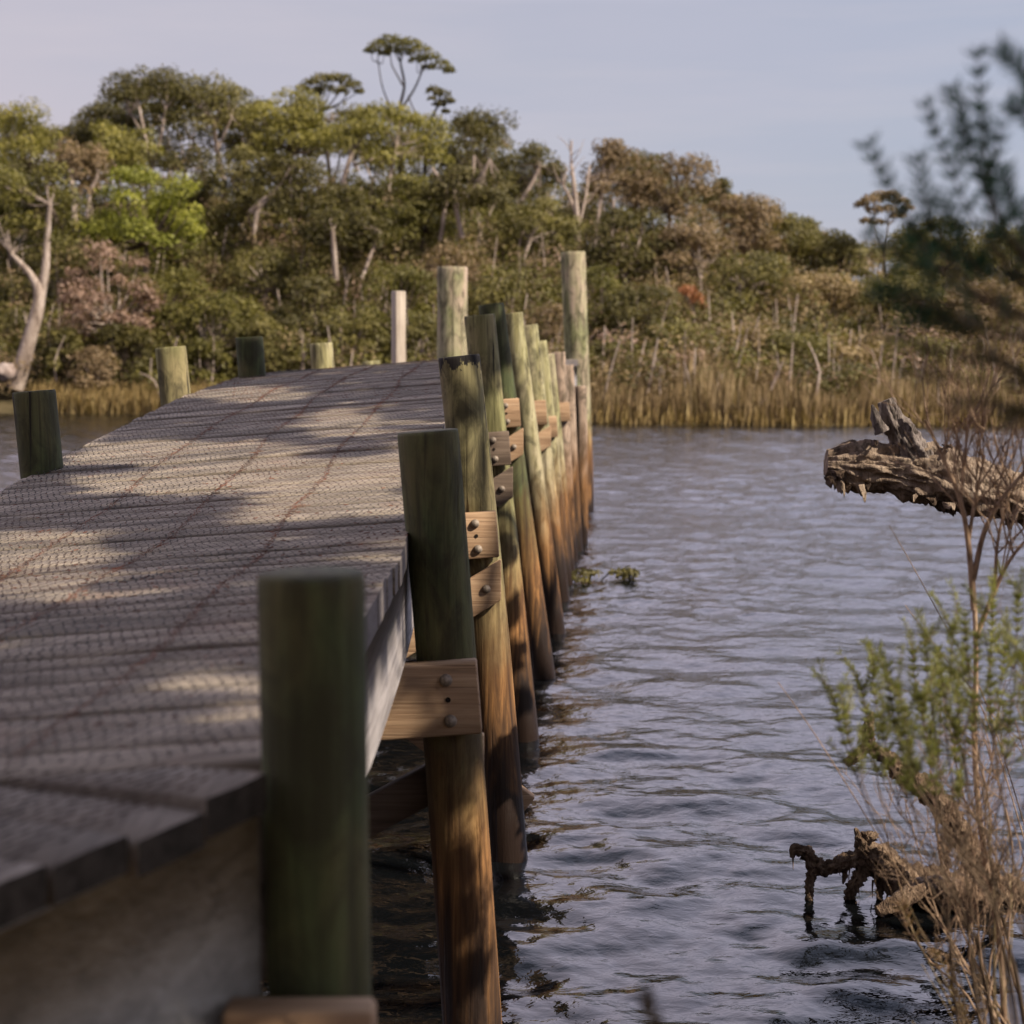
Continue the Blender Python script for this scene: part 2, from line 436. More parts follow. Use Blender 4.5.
# water: real waves on a fan-shaped grid
def waves(X, Y, cell):
    rng = np.random.default_rng(21); Z = np.zeros_like(X)
    gust = .62 + .38 * np.sin(X * .33 + 1.7 * np.sin(Y * .21)) * np.sin(Y * .27 + .6 * np.sin(X * .5))
    lee = .35 + .75 * sstep(7, 17, Y)
    for i in range(170):
        lam = .085 * (1.25 / .085) ** rng.random()
        th = rng.normal() * (1.05 if lam < .4 else .8) + .15                     # travel direction about the view axis
        kx, ky = math.sin(th) * 2 * math.pi / lam, math.cos(th) * 2 * math.pi / lam
        amp = .00158 * lam ** .58 * (.4 + 1.2 * rng.random())
        f = np.exp(-(1.9 * cell / lam) ** 2)
        ph = kx * X + ky * Y + rng.random() * 6.28
        w = np.sin(ph) + .22 * np.sin(2 * ph + .6)
        if lam < .32: amp = amp * lee
        elif lam > .55: amp = amp * 1.35
        Z += amp * f * w * (gust if lam < .8 else 1)
    return Z
sl = np.concatenate([-np.geomspace(4, .42, 40)[:-1], np.linspace(-.42, .42, 620), np.geomspace(.42, 4, 40)[1:]])
dd = np.concatenate([[-40, -10, 0], np.geomspace(2.5, 72, 1250)])
S, D = np.meshgrid(sl, dd)
X = S * np.maximum(D, 6.0); Y = D
cell = np.maximum(np.gradient(D, axis=0), np.abs(np.gradient(X, axis=1)))
Z = waves(X, Y, cell)
k = NT('lake_water')
n1 = k.noise(k.coord('Object', (1.0, 1.4, 1)), 10, 3, .6, .4); n2 = k.noise(k.coord('Object', (1.3, 1.7, 1)), 3.4, 4, .65, .3)
off_ = k.mapr(sepz(k, k.coord('Object'))[1], 7, 26)                 # open water is more ruffled than the lee by the bank
hh = k.math('ADD', k.math('MULTIPLY', n1, k.mapr(off_, 0, 1, .35, 1.0)), k.math('MULTIPLY', n2, k.mapr(off_, 0, 1, .1, 1.6)))
bmp = k.bump(hh, .6, .02)
p = k.bsdf((.003, .0035, .004), k.mapr(off_, 0, 1, .02, .06), bmp, .5); p.inputs['IOR'].default_value = 1.33
M['water'] = k.m
tag(grid_mesh('water', X, Y, Z, M['water']), kind='structure')

# ------------------------------------------------------------------ jetty
YK = [2.2, 2.55, 4.1, 5.5, 8.4, 11, 13.2, 15.2, 17, 18, 19, 20, 21, 22, 26]
XRK = [-.39, -.375, -.335, -.342, -.345, -.275, -.225, -.08, .09, .19, .275, .425, .55, .68, 1.1]
ZRK = [1.94, 1.94, 1.965, 1.945, 2.17, 2.37, 2.46, 2.45, 2.42, 2.41, 2.40, 2.38, 2.36, 2.35, 2.30]
_yy = np.linspace(2, 26, 481)
def _sm(K):
    a = np.interp(_yy, YK, K); w = np.hanning(31); w /= w.sum()
    return np.convolve(np.pad(a, 15, mode='edge'), w, 'valid')
_xr, _zr = _sm(XRK), _sm(ZRK)
def xr(y): return np.interp(y, _yy, _xr)
def zr(y): return np.interp(y, _yy, _zr)
WID, ROLL, YEND = 1.86, .073, 24.6
def deck_pt(u, y, up=0.0):
    """u metres left of the right-hand edge"""
    u = np.asarray(u, float); y = np.asarray(y, float)
    return np.stack(np.broadcast_arrays(xr(y) - u, y, zr(y) - ROLL * u + up), -1)
TH = .085

jetty = empty('jetty', (-1.3, 2.6, 0))
tag(jetty, 'timber jetty with netted plank deck on leaning green log posts over the lake', 'jetty')

def plank(mb, P0, P1, P2, P3, rng, tint, th=TH, nseg=7):
    """P0-P1 near edge, P3-P2 far edge (top corners); chamfered solid"""
    c = .0035; t = np.linspace(0, 1, nseg)[:, None]
    A = np.asarray(P0) + (np.asarray(P1) - P0) * t; B = np.asarray(P3) + (np.asarray(P2) - P3) * t
    w = (B - A); wl = np.linalg.norm(w, axis=1)[:, None]; wn = w / np.maximum(wl, 1e-6)
    z = np.array([0, 0, 1.])
    wob = np.cumsum(rng.normal(size=(nseg, 1)), 0) * .0012
    cup = rng.normal() * .002
    ring = [A - z * th, A - z * c + z * wob, A + wn * c + z * wob, A + w * .5 + z * (wob + cup), B - wn * c + z * wob, B - z * c + z * wob, B - z * th]
    V = np.stack(ring, 1).reshape(-1, 3); m = 7
    i = np.arange(nseg - 1)[:, None] * m; j = np.arange(m)[None, :]; j2 = (j + 1) % m
    F = np.stack([i + j, i + m + j, i + m + j2, i + j2], -1).reshape(-1, 4)
    mb.add(V, F, tint); mb.add(V[:m], [tuple(range(m))], tint, 1); mb.add(V[-m:], [tuple(range(m))[::-1]], tint, 1)

rng = np.random.default_rng(3)
mb = MB(); y = 2.64; PW = .148
while y < YEND:
    w = PW + rng.normal() * .002; e0, e1 = rng.normal(size=2) * .0035
    dz = rng.normal() * .0016; sk = rng.normal() * .004
    tn = float(np.clip(.5 + rng.normal() * .16, 0.05, .95))
    plank(mb, deck_pt(WID + e1, y + sk, dz), deck_pt(0 + e0, y - sk, dz), deck_pt(e0, y + w - .0045 - sk, dz), deck_pt(WID + e1, y + w - .0045 + sk, dz), rng, tn)
    y += w
deck = mb.build('deck', [M['deck'], M['end_grain']], jetty)

# approach: boards laid square to a second, skewed run
C0 = np.array([-.392, 2.545]); da = np.array([-.513, -.858]); dp = np.array([-.858, .513])
zc = float(zr(2.6))
def app(s, t, up=0.0):
    p = C0 + da * s + dp * t
    return np.array([p[0], p[1], zc - ROLL * (C0[0] - p[0]) * .75 - .03 * max(s, 0) + up])
mb = MB(); s = 0.0
while s < 4.2:
    w = .146; tmax = 1.8
    def lim(q): return max(.012, min(tmax, (.858 * q + .078) / .513))
    e = rng.normal() * .006
    tn = float(np.clip(.5 + rng.normal() * .16, .05, .95)); dz = rng.normal() * .003 - .003
    plank(mb, app(s, lim(s), dz), app(s, -.02 + e, dz), app(s + w - .008, -.02 + e, dz), app(s + w - .008, lim(s + w - .008), dz), rng, tn, .054)
    s += w
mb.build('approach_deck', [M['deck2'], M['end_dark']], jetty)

# stringers
def beam_run(name, pts, half_w, half_h, mat, parent=jetty):
    """a long plank following points (centre line)"""
    P = np.asarray(pts, float); T, A, B = frames(P); up = np.array([0, 0, 1.])
    side = np.cross(T, up); side /= np.linalg.norm(side, axis=1)[:, None]
    c = .006; mb = MB(); ring = []
    for (a, b) in ((-1, -1), (1, -1), (1, 1), (-1, 1)):
        if a == b: pass
        ring.append(P + side * (a * (half_w - c)) + up * (b * half_h)) if a * b > 0 else ring.append(P + side * (a * half_w) + up * (b * (half_h - c)))
        ring.append(P + side * (a * half_w) + up * (b * (half_h - c))) if a * b > 0 else ring.append(P + side * (a * (half_w - c)) + up * (b * half_h))
    V = np.stack(ring, 1); n, m = V.shape[:2]; V = V.reshape(-1, 3)
    i = np.arange(n - 1)[:, None] * m; j = np.arange(m)[None, :]; j2 = (j + 1) % m
    F = np.stack([i + j, i + j2, i + m + j2, i + m + j], -1).reshape(-1, 4)
    mb.add(V, F); mb.add(V[:m], [tuple(range(m))[::-1]]); mb.add(V[-m:], [tuple(range(m))])
    return mb.build(name, mat, parent)
SH = .158
ys = np.linspace(2.75, YEND - .1, 70)
for u in (.042, WID / 2, WID - .042):
    beam_run('stringer', deck_pt(u, ys, -TH - SH - .003), .035, SH, M['stringer'])
for t_ in (.035, 1.7):
    beam_run('approach_stringer', [app(s_, t_, -.054 - .004 - .185) for s_ in np.linspace(-.02 if t_ < 1 else 1.4, 4.1, 12)], .03, .185, M['stringer_dark'])

# posts
def post(px0, py0, px1, Yd, D, mat, label=None, depth=.9, parent=jetty, name='post', h0=None, seed=0, taper=.0, sides=40, cat=None):
    """top centre (px0,py0), waterline centre column px1, at distance Yd"""
    rg = np.random.default_rng(seed + abs(int(px0 * 7 + py0)))
    top = at(px0, py0, Yd)
    if px1 is None: base = np.array([top[0] + .072 * top[2], Yd, 0.0])
    else:
        base = np.array([(px1 - 512) / FPX * Yd * 1.0, Yd, 0.0]); base[0] = at(px1, proj(base)[1], Yd)[0]
    ax = top - base; L = np.linalg.norm(ax); ax /= L
    n = 46; t = np.concatenate([np.linspace(-depth / L, .97, n - 4), [.985, .996, 1.0, 1.0]])
    P = base + ax * (t * L)[:, None]
    bow = np.sin(np.clip(t, 0, 1) * math.pi) * rg.normal() * .008
    P[:, 0] += bow
    r = np.full(n, D / 2) * (1 + taper * (1 - t)); r[-3] *= .995; r[-2] *= .965; r[-1] *= .93
    th = np.linspace(0, 2 * math.pi, sides, endpoint=False)
    flat = 1 + .018 * np.cos(2 * th + rg.random() * 6) + .012 * np.cos(3 * th + rg.random() * 6) + rg.normal(size=sides) * .004
    def disp(n_, s_):
        return flat[None, :] * (1 + .012 * np.sin(np.linspace(0, 9, n_) + rg.random() * 6))[:, None]
    mb = MB()
    tube(mb, P, r, sides, .5, 0, True, disp, np.maximum((1 - t) * L, 0))
    o = mb.build(name, mat, parent, base)
    me = o.data
    sm = np.ones(len(me.polygons), bool); sm[-2:] = False; me.polygons.foreach_set('use_smooth', sm)
    tag(o, label, cat)
    return top, base, ax

POSTS = {}
def rp(key, *a, **kw): POSTS[key] = post(*a, **kw)
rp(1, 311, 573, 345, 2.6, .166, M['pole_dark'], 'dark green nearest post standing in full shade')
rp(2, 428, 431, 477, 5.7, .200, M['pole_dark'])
rp(3, 458.5, 356, 507, 8.4, .206, M['pole_char'], 'post with a charred dark top')
rp(4, 479.5, 315, 524, 11.0, .200, M['pole'])
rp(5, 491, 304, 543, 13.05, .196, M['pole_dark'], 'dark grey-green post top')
rp(6, 512, 313, 555, 15.05, .190, M['pole_pale'], 'pale yellow-green post')
rp(7, 528, 325, 560.5, 16.9, .185, M['pole_pale'])
rp(8, 539, 341, 565, 18, .17, M['pole_pale'])
rp(9, 547, 354, 568, 19, .17, M['pole_pale'])
rp(10, 558, 352, 571, 20, .165, M['pole_pink'])
rp(11, 566.5, 365, 576, 21, .165, M['pole_pink'])
rp(12, 580, 386, 581.5, 21.9, .165, M['pole_pink'])
LP = {}
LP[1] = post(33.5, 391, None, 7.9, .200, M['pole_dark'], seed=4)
LP[2] = post(170.5, 347, None, 11.4, .205, M['pole'], seed=5)
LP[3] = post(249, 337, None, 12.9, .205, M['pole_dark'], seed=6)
LP[4] = post(321, 343, None, 15.5, .200, M['pole_pale'], seed=7)
LP[5] = post(371, 361, None, 18.2, .190, M['pole_pale'], seed=8)

# mooring piles and the square post beyond the crest
post(573, 252, 582, 26.2, .37, M['pile'], 'tall thick round pile at far end of the jetty, right of the other posts', 1.0, None, 'mooring_pile', cat='pile')
post(452.5, 267, 449, 26.0, .45, M['pile'], 'tall broad pale green pile rising behind the charred post', 1.0, None, 'mooring_pile', cat='pile', taper=.03)
mb = MB(); t_ = at(398.5, 291, 21.5); b_ = np.array([t_[0] - .03, t_[1], 0.0]); c_ = (t_ + b_) / 2; hz = (t_ - b_) / 2 + np.array([0, 0, .0])
ca, sa = math.cos(.55), math.sin(.55)
box(mb, c_ - np.array([0, 0, .4]), np.array([ca, sa, 0]) * .068, np.array([-sa, ca, 0]) * .068, hz + np.array([0, 0, .4]), .008)
M['white_post'] = timber_material('white_post', (.36, .30, .245), (.48, .42, .35), 2, (.25, .2, .16))
tag(mb.build('square_post', M['white_post']), 'thin pale square post standing alone behind the deck crest, left of the broad pile', 'post')

def bolt(parent, P, nrm, r=.0215):
    """domed coach-bolt head"""
    nrm = np.asarray(nrm, float); nrm /= np.linalg.norm(nrm)
    mb = MB(); t = np.linspace(0, 1, 6)
    prof = [(1.0, -.012), (1.0, .003), (.95, .008), (.75, .014), (.4, .018), (.02, .0195)]
    P = np.asarray(P, float)
    a = np.cross(nrm, [0, 0, 1.]); a /= np.linalg.norm(a); b = np.cross(a, nrm); th = np.linspace(0, 2 * math.pi, 18, endpoint=False)
    V = np.array([[P + nrm * hh * r / .024 + (np.cos(q) * a + np.sin(q) * b) * r * k_ for q in th] for k_, hh in prof])
    m = 18; i = np.arange(5)[:, None] * m; j = np.arange(m)[None, :]; j2 = (j + 1) % m
    F = np.stack([i + j, i + j2, i + m + j2, i + m + j], -1).reshape(-1, 4)
    mb.add(V.reshape(-1, 3), F)
    return mb.build('bolt', M['bolt'], parent, P, True)

def hole(parent, P, r=.009):
    mb = MB(); th = np.linspace(0, 2 * math.pi, 12, endpoint=False); P = np.asarray(P)
    ring = np.array([P + np.array([math.cos(q) * r, -.0025, math.sin(q) * r]) for q in th])
    ring2 = ring + np.array([0, .006, 0])
    mb.add(ring, [tuple(range(12))[::-1]])
    mb.add(np.vstack([ring, ring2]), [(q, (q + 1) % 12, 12 + (q + 1) % 12, 12 + q) for q in range(12)])
    return mb.build('bolt_hole', M['hole'], parent, P)

def axis_x(p, z):
    top, base, ax = p; return base[0] + ax[0] / ax[2] * (z - base[2])

def cap_beam(key, ytop, hgt, mat, Yd, D, bolts=True, left=2.25, lab=None, dx=0.0):
    """cross beam bolted to the near face of a bent, right end flush with the post"""
    p = POSTS[key]
    z1 = at(500, ytop, Yd - D / 2 - .04)[2]; z0 = z1 - hgt; zm = (z0 + z1) / 2
    xR = axis_x(p, zm) + D / 2 + .008 + dx; xL = xR - left; th = .035
    yc = Yd - D / 2 - th + .012
    axx = np.array([1, 0, ROLL]); axx /= np.linalg.norm(axx); azz = np.array([-ROLL, 0, 1]); azz /= np.linalg.norm(azz)
    c_ = np.array([xR, yc, zm]) - axx * left / 2
    mb = MB(); box(mb, c_, axx * left / 2, np.array([0, th, 0]), azz * hgt / 2, .006)
    o = mb.build('cap_beam', mat, jetty)
    tag(o, lab)
    if bolts:
        e = np.array([xR, yc - th, zm])
        bolt(o, e - axx * .105 + azz * hgt * .27, (0, -1, 0)); bolt(o, e - axx * .10 - azz * hgt * .29, (0, -1, 0))
        hole(o, e - axx * .103 + azz * .0)
    return z0, xR, yc

def brace(key, zt, Yd, D, mat, slope=.62, hgt=.17, L=2.1, bolts=True, side=-1):
    """diagonal brace, its upper end on the post, cut vertical at the post's edge"""
    p = POSTS[key]; th = .03
    yc = Yd + side * (D / 2 + th - .012)
    d = np.array([-1, 0, -slope]); d /= np.linalg.norm(d)
    xR = axis_x(p, zt - .1) + D / 2 + .004
    # profile in x,z : vertical cut end
    v = hgt / d[0] * -1
    top0 = np.array([xR, 0, zt]); bot0 = np.array([xR, 0, zt - v])
    far = d * L
    prof = [bot0, top0, top0 + far, bot0 + far]
    V = np.array([q + np.array([0, yc - th, 0]) for q in prof] + [q + np.array([0, yc + th, 0]) for q in prof])
    mb = MB(); mb.add(V, [(0, 1, 2, 3), (7, 6, 5, 4), (0, 4, 5, 1), (1, 5, 6, 2), (2, 6, 7, 3), (3, 7, 4, 0)][::1])
    o = mb.build('brace', mat, jetty)
    bv = o.modifiers.new('bevel', 'BEVEL'); bv.width = .006; bv.segments = 1
    if bolts: bolt(o, (top0 + bot0) / 2 + d * .085 + np.array([0, yc + side * th, 0]), (0, side, 0))

z0, _, _ = cap_beam(2, 660, .245, M['beam'], 5.7, .20, lab='pale sawn cap beam nearest the camera with two domed bolts', dx=.004)
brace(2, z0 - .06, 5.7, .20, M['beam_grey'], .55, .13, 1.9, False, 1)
z0, _, _ = cap_beam(3, 511, .225, M['beam'], 8.4, .206); brace(3, z0 - .012, 8.4, .206, M['beam'])
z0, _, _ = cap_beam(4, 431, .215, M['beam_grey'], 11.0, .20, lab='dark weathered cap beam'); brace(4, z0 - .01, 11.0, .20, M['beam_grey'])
z0, _, _ = cap_beam(5, 398, .215, M['beam'], 13.05, .196); brace(5, z0 - .01, 13.05, .196, M['beam'])
z0, _, _ = cap_beam(7, 400, .24, M['beam'], 16.9, .185, False, dx=-.02); brace(7, z0 - .01, 16.9, .185, M['beam'], bolts=False)
cap_beam(8, 416, .22, M['beam'], 18, .17, False)
cap_beam(10, 402, .22, M['beam'], 20, .165, False)
# foot beam under the nearest post
mb = MB(); e = at(300, 1004, 2.46)
box(mb, e + np.array([-.0, 0, -.10 - .0]), (.112, 0, 0), (0, .035, 0), (0, 0, .10), .008)
o = mb.build('cap_beam', M['beam'], jetty)
# back brace whose cut end shows past the charred post's foot
mb = MB(); e = at(521, 806, 8.55); d = np.array([-.80, 0, .62]); d /= np.linalg.norm(d); nrm = np.array([.62, 0, .80]) / 1.012
box(mb, e + d * 1.1 + np.array([0, .02, 0]), d * 1.13, np.array([0, .03, 0]), nrm * .08, .006)
mb.build('brace', M['beam'], jetty)

# chicken wire over the deck
def wire_noise(u, y):
    return .0075 + .003 * np.sin(u * 9 + y * 3.1) * np.sin(y * 7.3 - u * 4) + .003 * np.sin(y * 19 + u * 13)
def seg_prisms(mb, P, Q, r, tint=.5):
    """three-sided prisms from P to Q (n,3)"""
    n = len(P); T = Q - P; T /= np.linalg.norm(T, axis=1)[:, None] + 1e-9
    up = np.array([0, 0, 1.]); A = np.cross(T, up); A /= np.linalg.norm(A, axis=1)[:, None] + 1e-9
    B = np.cross(A, T); off = [B, -.5 * B + .866 * A, -.5 * B - .866 * A]
    r = np.broadcast_to(r, (n,))[:, None]
    V = np.stack([P + o_ * r for o_ in off] + [Q + o_ * r for o_ in off], 1)
    F = np.array([[0, 1, 4, 3], [1, 2, 5, 4], [2, 0, 3, 5]])
    F = (np.arange(n)[:, None, None] * 6 + F[None]).reshape(-1, 4)
    mb.add(V.reshape(-1, 3), F, tint)
CU, TV, DV = .027, .013, .030          # cell width, twist length, diagonal advance
us = np.arange(0.01, WID, CU / 2)
def hexnet(fn, umax, v0, v1, keep=None):
    tw, dg = [[], []], [[], []]
    nu = int(umax / CU); v = v0; row = 0; rg = np.random.default_rng(5)
    wob = lambda n: rg.normal(size=n) * .0022
    while v < v1:
        offs = (row % 2) * CU / 2
        u = np.arange(nu) * CU + offs + .008
        a, b = (u, np.full(nu, v)), (u, np.full(nu, v + TV))
        tw[0].append(np.stack(a, 1)); tw[1].append(np.stack(b, 1))
        for s_ in (-1, 1):
            dg[0].append(np.stack((u, np.full(nu, v + TV)), 1)); dg[1].append(np.stack((u + s_ * CU / 2, np.full(nu, v + TV + DV)), 1))
        v += TV + DV; row += 1
    out = []
    for A_, B_ in (tw, dg):
        A_ = np.concatenate(A_); B_ = np.concatenate(B_)
        m_ = (A_[:, 0] > 0) & (B_[:, 0] > 0) & (A_[:, 0] < umax) & (B_[:, 0] < umax)
        def wv(q):   # hand-laid netting: cells pulled about a little
            q = q.copy(); q[:, 0] += .006 * np.sin(q[:, 1] * 2.1) + .006 * np.sin(q[:, 1] * 5 + q[:, 0] * 6) + .003 * np.sin(q[:, 1] * 31 + q[:, 0] * 47)
            q[:, 1] += .012 * np.sin(q[:, 0] * 7 + q[:, 1] * 2) + .010 * np.sin(q[:, 0] * 23 + q[:, 1] * 9) + .006 * np.sin(q[:, 0] * 53 + q[:, 1] * 17); return q
        out.append((fn(wv(A_[m_])), fn(wv(B_[m_]))))
    return out
def on_deck(q): return deck_pt(q[:, 0], q[:, 1], 0.003 + wire_noise(q[:, 0], q[:, 1]))
mb = MB(); rg = np.random.default_rng(9)
(ta, tb), (da_, db_) = hexnet(on_deck, WID - .01, 2.66, 14.5)
seg_prisms(mb, ta, tb, .0016 + .0013 * rg.random(len(ta))); seg_prisms(mb, da_, db_, .0005)
mb.build('wire_mesh', M['wire'], jetty)
def on_app(q):
    p = C0 + np.outer(q[:, 1], da) + np.outer(q[:, 0], dp)
    z = zc - ROLL * (C0[0] - p[:, 0]) * .75 - .03 * q[:, 1] + .003 + wire_noise(q[:, 0], q[:, 1])
    return np.stack([p[:, 0], p[:, 1], z], 1)
(ta, tb), (da_, db_) = hexnet(on_app, 1.75, .02, 2.4)
def capp(a_, b_): 
    m_ = (np.maximum(a_[:, 1], b_[:, 1]) < 2.625); return a_[m_], b_[m_]
mb = MB(); seg_prisms(mb, *capp(ta, tb), .0022); seg_prisms(mb, *capp(da_, db_), .0005)
mb.build('wire_mesh', M['wire'], jetty)
# laced seams where two widths of netting overlap
rg = np.random.default_rng(11)
for u0, wig in ((.44, .016), (.86, .02), (1.25, .016)):
    yy = np.arange(2.7, 17.0, .03); n = len(yy)
    drift = wig * np.sin(yy * .9 + u0 * 20) + .012 * np.sin(yy * 3.7 + u0 * 9)
    mb = MB()
    for q in range(3):
        uu = u0 + drift + rg.normal(size=n) * .004 + .005 * np.sin(yy * 60 + q * 2.1)
        uu = uu + .012 * (q - 1) * np.sin(yy * 2.1 + q)
        tube(mb, deck_pt(uu, yy, .008 + .004 * np.sin(yy * 45 + q * 2) + rg.random(n) * .003), .0007, 5, .5, 0, True)
    # frayed wire ends along the lacing
    m_ = rg.random(n) < .7 * (np.sin(yy * 2.3 + u0 * 30) * np.sin(yy * .9 + u0 * 5) > -.15); nn = m_.sum()
    uu = u0 + drift[m_]; P_ = deck_pt(uu, yy[m_], .010)
    Q_ = deck_pt(uu + rg.normal(size=nn) * .022, yy[m_] + rg.normal(size=nn) * .016, .008 + rg.random(nn) * .012)
    seg_prisms(mb, P_, Q_, .0010)
    mb.build('mesh_seam', M['seam'], jetty)
# red-brown needles and leaf bits caught in the netting
rg = np.random.default_rng(12); mb = MB(); n = 2000
yy = 2.7 + 10 * rg.random(n) ** 1.1; uu = rg.random(n) * WID
keep = (np.sin(yy * 1.9 + uu * 2) * np.sin(uu * 3.1 + yy * .7) + rg.random(n) * 1.3) > .55
yy, uu = yy[keep], uu[keep]; n = len(yy)
an = rg.random(n) * 6.28; ll = .008 + .014 * rg.random(n)
P_ = deck_pt(uu, yy, .006 + rg.random(n) * .004); Q_ = deck_pt(uu + np.cos(an) * ll, yy + np.sin(an) * ll, .006 + rg.random(n) * .004)
seg_prisms(mb, P_, Q_, .0016)
k = NT('litter'); k.bsdf(k.ramp(k.noise(k.coord('Object', (40, 40, 40)), 1, 2), [(.35, (.09, .028, .018)), (.65, (.22, .075, .045))]), .8, None, .2); M['litter'] = k.m
tag(mb.build('leaf_litter', M['litter'], jetty), kind='stuff')

# ------------------------------------------------------------------ far trees
LIMB = {}
def far_tree(name, label, cat, px, ytop, ybot, wpx, Y, leaf, bark='bark_brown', n=14, trunk=None, seed=0, flat=.62, size=.145, dens=1.75, group=None, base=None, hollow=.0, clpx=None):
    rg = np.random.default_rng(1000 + seed + int(px * 3 + ytop))
    pt, pb = at(px, ytop, Y), at(px, ybot, Y)
    H = pt[2] - pb[2]; Wd = wpx / FPX * Y; c0 = (pt + pb) / 2
    bx = pt[0] if base is None else at(base, ybot, Y)[0]
    gz = float(ground(bx, Y)); gz = min(gz, pb[2] - .15)
    root = empty(name, (bx, Y, gz)); tag(root, label, cat, group)
    # foliage clumps over a dome
    n0 = n * (1.6 if hollow > .25 and hollow < .55 else 1); n = int(n * (1.75 if n0 == n else 1.5)); flat = flat * (1.4 if hollow == 0 else 1.0)
    if hollow == 0:
        e_ = .30 if not trunk else .16; c0 = c0 - np.array([0, 0, H * e_ / 2]); H *= 1 + e_
    cs = []; tries = 0
    while len(cs) < n and tries < 4000:
        tries += 1
        d = rg.normal(size=3); d /= np.linalg.norm(d)
        if d[2] < -.5: continue
        rad = .40 + .55 * rg.random() ** .5
        if rad < hollow: continue
        p = c0 + d * np.array([Wd / 2, Wd / 2 * .9, H / 2]) * rad
        if all(np.linalg.norm((p - q) / np.array([1, 1, .7])) > Wd * .50 / math.sqrt(n) for q in cs): cs.append(p)
    if clpx: cs = [at(a_, b_, Y + rg.normal() * .5) for a_, b_, _ in clpx]
    cr = MB(); tk = MB()
    for ci, p in enumerate(cs):
        r = clpx[ci][2] * 1.18 / FPX * Y if clpx else Wd * (.15 + .12 * rg.random()) * math.sqrt(14 / n0)
        r3 = np.array([r, r, r * flat * (.85 + .3 * rg.random())])
        if p[2] + r3[2] > pt[2]: p[2] = pt[2] - r3[2]
        clump(cr, p, r3, int(dens * 95 * (r / .75) ** 1.6 + (110 if clpx else 45)), size, rg, .30 + .4 * rg.random(), 0)
    fork = np.array([c0[0] + rg.normal() * Wd * .06, Y, pb[2] + H * .15])
    if trunk:
        ends = []
        for path in trunk:
            P_ = np.array([at(a_, b_, Y - .2 - Wd * (.26 if hollow == 0 else 0)) for a_, b_, _ in path]); W_ = np.array([w_ / FPX * Y / 2.9 for *_, w_ in path])
            P_[:, 1] += np.cumsum(rg.normal(size=len(P_))) * .15
            S_ = spline(P_, len(P_) * 4); W2 = np.interp(np.linspace(0, 1, len(S_)), np.linspace(0, 1, len(W_)), W_)
            tube(tk, S_, W2, 9, .45 + .25 * rg.random()); ends.append(S_[-1])
        for p in cs:
            e = ends[int(np.argmin([np.linalg.norm(p - q) for q in ends]))]
            m_ = (e + p) / 2 + rg.normal(size=3) * .12 * Wd * .3
            tube(tk, spline([e, m_, p], 6), np.linspace(.032, .012, 6), 5, .25)
    else:
        r0 = .05 + .022 * Wd; lean = rg.normal() * .05
        b_ = np.array([bx, Y, gz - .1]); m_ = (b_ + fork) / 2 + np.array([rg.normal() * .18, rg.normal() * .18, 0])
        tube(tk, spline([b_, m_, fork], 9), np.linspace(r0, r0 * .62, 9), 8, .5)
        for p in cs:
            m_ = fork + (p - fork) * .55 + np.array([0, 0, -.12 * np.linalg.norm(p - fork)]) + rg.normal(size=3) * .08
            tube(tk, spline([fork, m_, p], 6), np.linspace(r0 * .42, .015, 6), 5, .5)
    cr.build('crown', M[leaf], root); tk.build('trunk', M[bark], root)
    return root

T = far_tree
# --- skyline, from left to right
T('gum_tree', 'bright green rounded gum tree at the left edge of the skyline', 'tree', 28, 97, 190, 84, 82, 'f_ygreen', n=16)
T('gum_tree', 'low dark domed tree filling the dip right of the bright left gum', 'tree', 98, 100, 165, 74, 86, 'f_dark', n=14)
T('gum_tree', 'tallest dark gum of the left skyline, pale limbs under its crown', 'tree', 145, 64, 140, 84, 84, 'f_dark', 'bark_pale', 16,
  [[(150, 215, 7), (152, 175, 6), (146, 135, 5), (140, 105, 3)], [(152, 170, 4), (162, 135, 4), (166, 108, 3)], [(146, 140, 3), (130, 112, 2)]])
T('gum_tree', 'broad olive domed gum with a pale straight trunk, right of the tallest dark gum', 'tree', 212, 71, 150, 86, 83, 'f_olive', 'bark_pale', 17,
  [[(222, 222, 8), (224, 185, 8), (216, 150, 7), (213, 120, 5)], [(217, 150, 4), (232, 118, 3)], [(205, 205, 5), (203, 175, 5), (196, 145, 4)]])
T('gum_tree', 'small dark gum tucked behind the right shoulder of the broad olive dome', 'tree', 256, 98, 165, 56, 85, 'f_dark', n=11)
T('gum_tree', 'yellow-green spreading gum in tiers on the middle of the skyline', 'tree', 298, 86, 170, 92, 81, 'f_ygreen', 'bark_brown', 18, flat=.5)
T('gum_tree', 'thin umbrella-topped gum poking above the yellow-green tiers', 'tree', 330, 72, 118, 74, 84, 'f_olive', 'bark_dark', 11, flat=.7, hollow=.01, clpx=[(303, 90, 7), (311, 84, 9), (321, 79, 10), (333, 77, 10), (344, 80, 10), (353, 86, 8), (359, 92, 5), (327, 90, 9), (340, 92, 8), (315, 93, 8)])
T('gum_tree', 'tall emergent gum with an open flat crown on bare dark limbs, highest on the hill', 'tree', 408, 36, 88, 90, 84, 'f_green', 'bark_dark', 13,
  [[(400, 190, 8), (401, 140, 6), (399, 110, 5), (404, 85, 4), (400, 62, 3)], [(400, 112, 4), (414, 88, 3), (424, 66, 2)], [(401, 125, 3), (384, 92, 2), (378, 62, 1.6)],
   [(403, 86, 2.5), (392, 66, 2)]], flat=.62, hollow=.01, clpx=[(371, 51, 7), (379, 46, 9), (389, 42, 10), (400, 41, 11), (411, 46, 11), (421, 52, 11), (431, 59, 10), (441, 66, 9), (449, 71, 6), (404, 53, 9), (393, 51, 8), (417, 61, 8), (384, 54, 6), (428, 68, 6)])
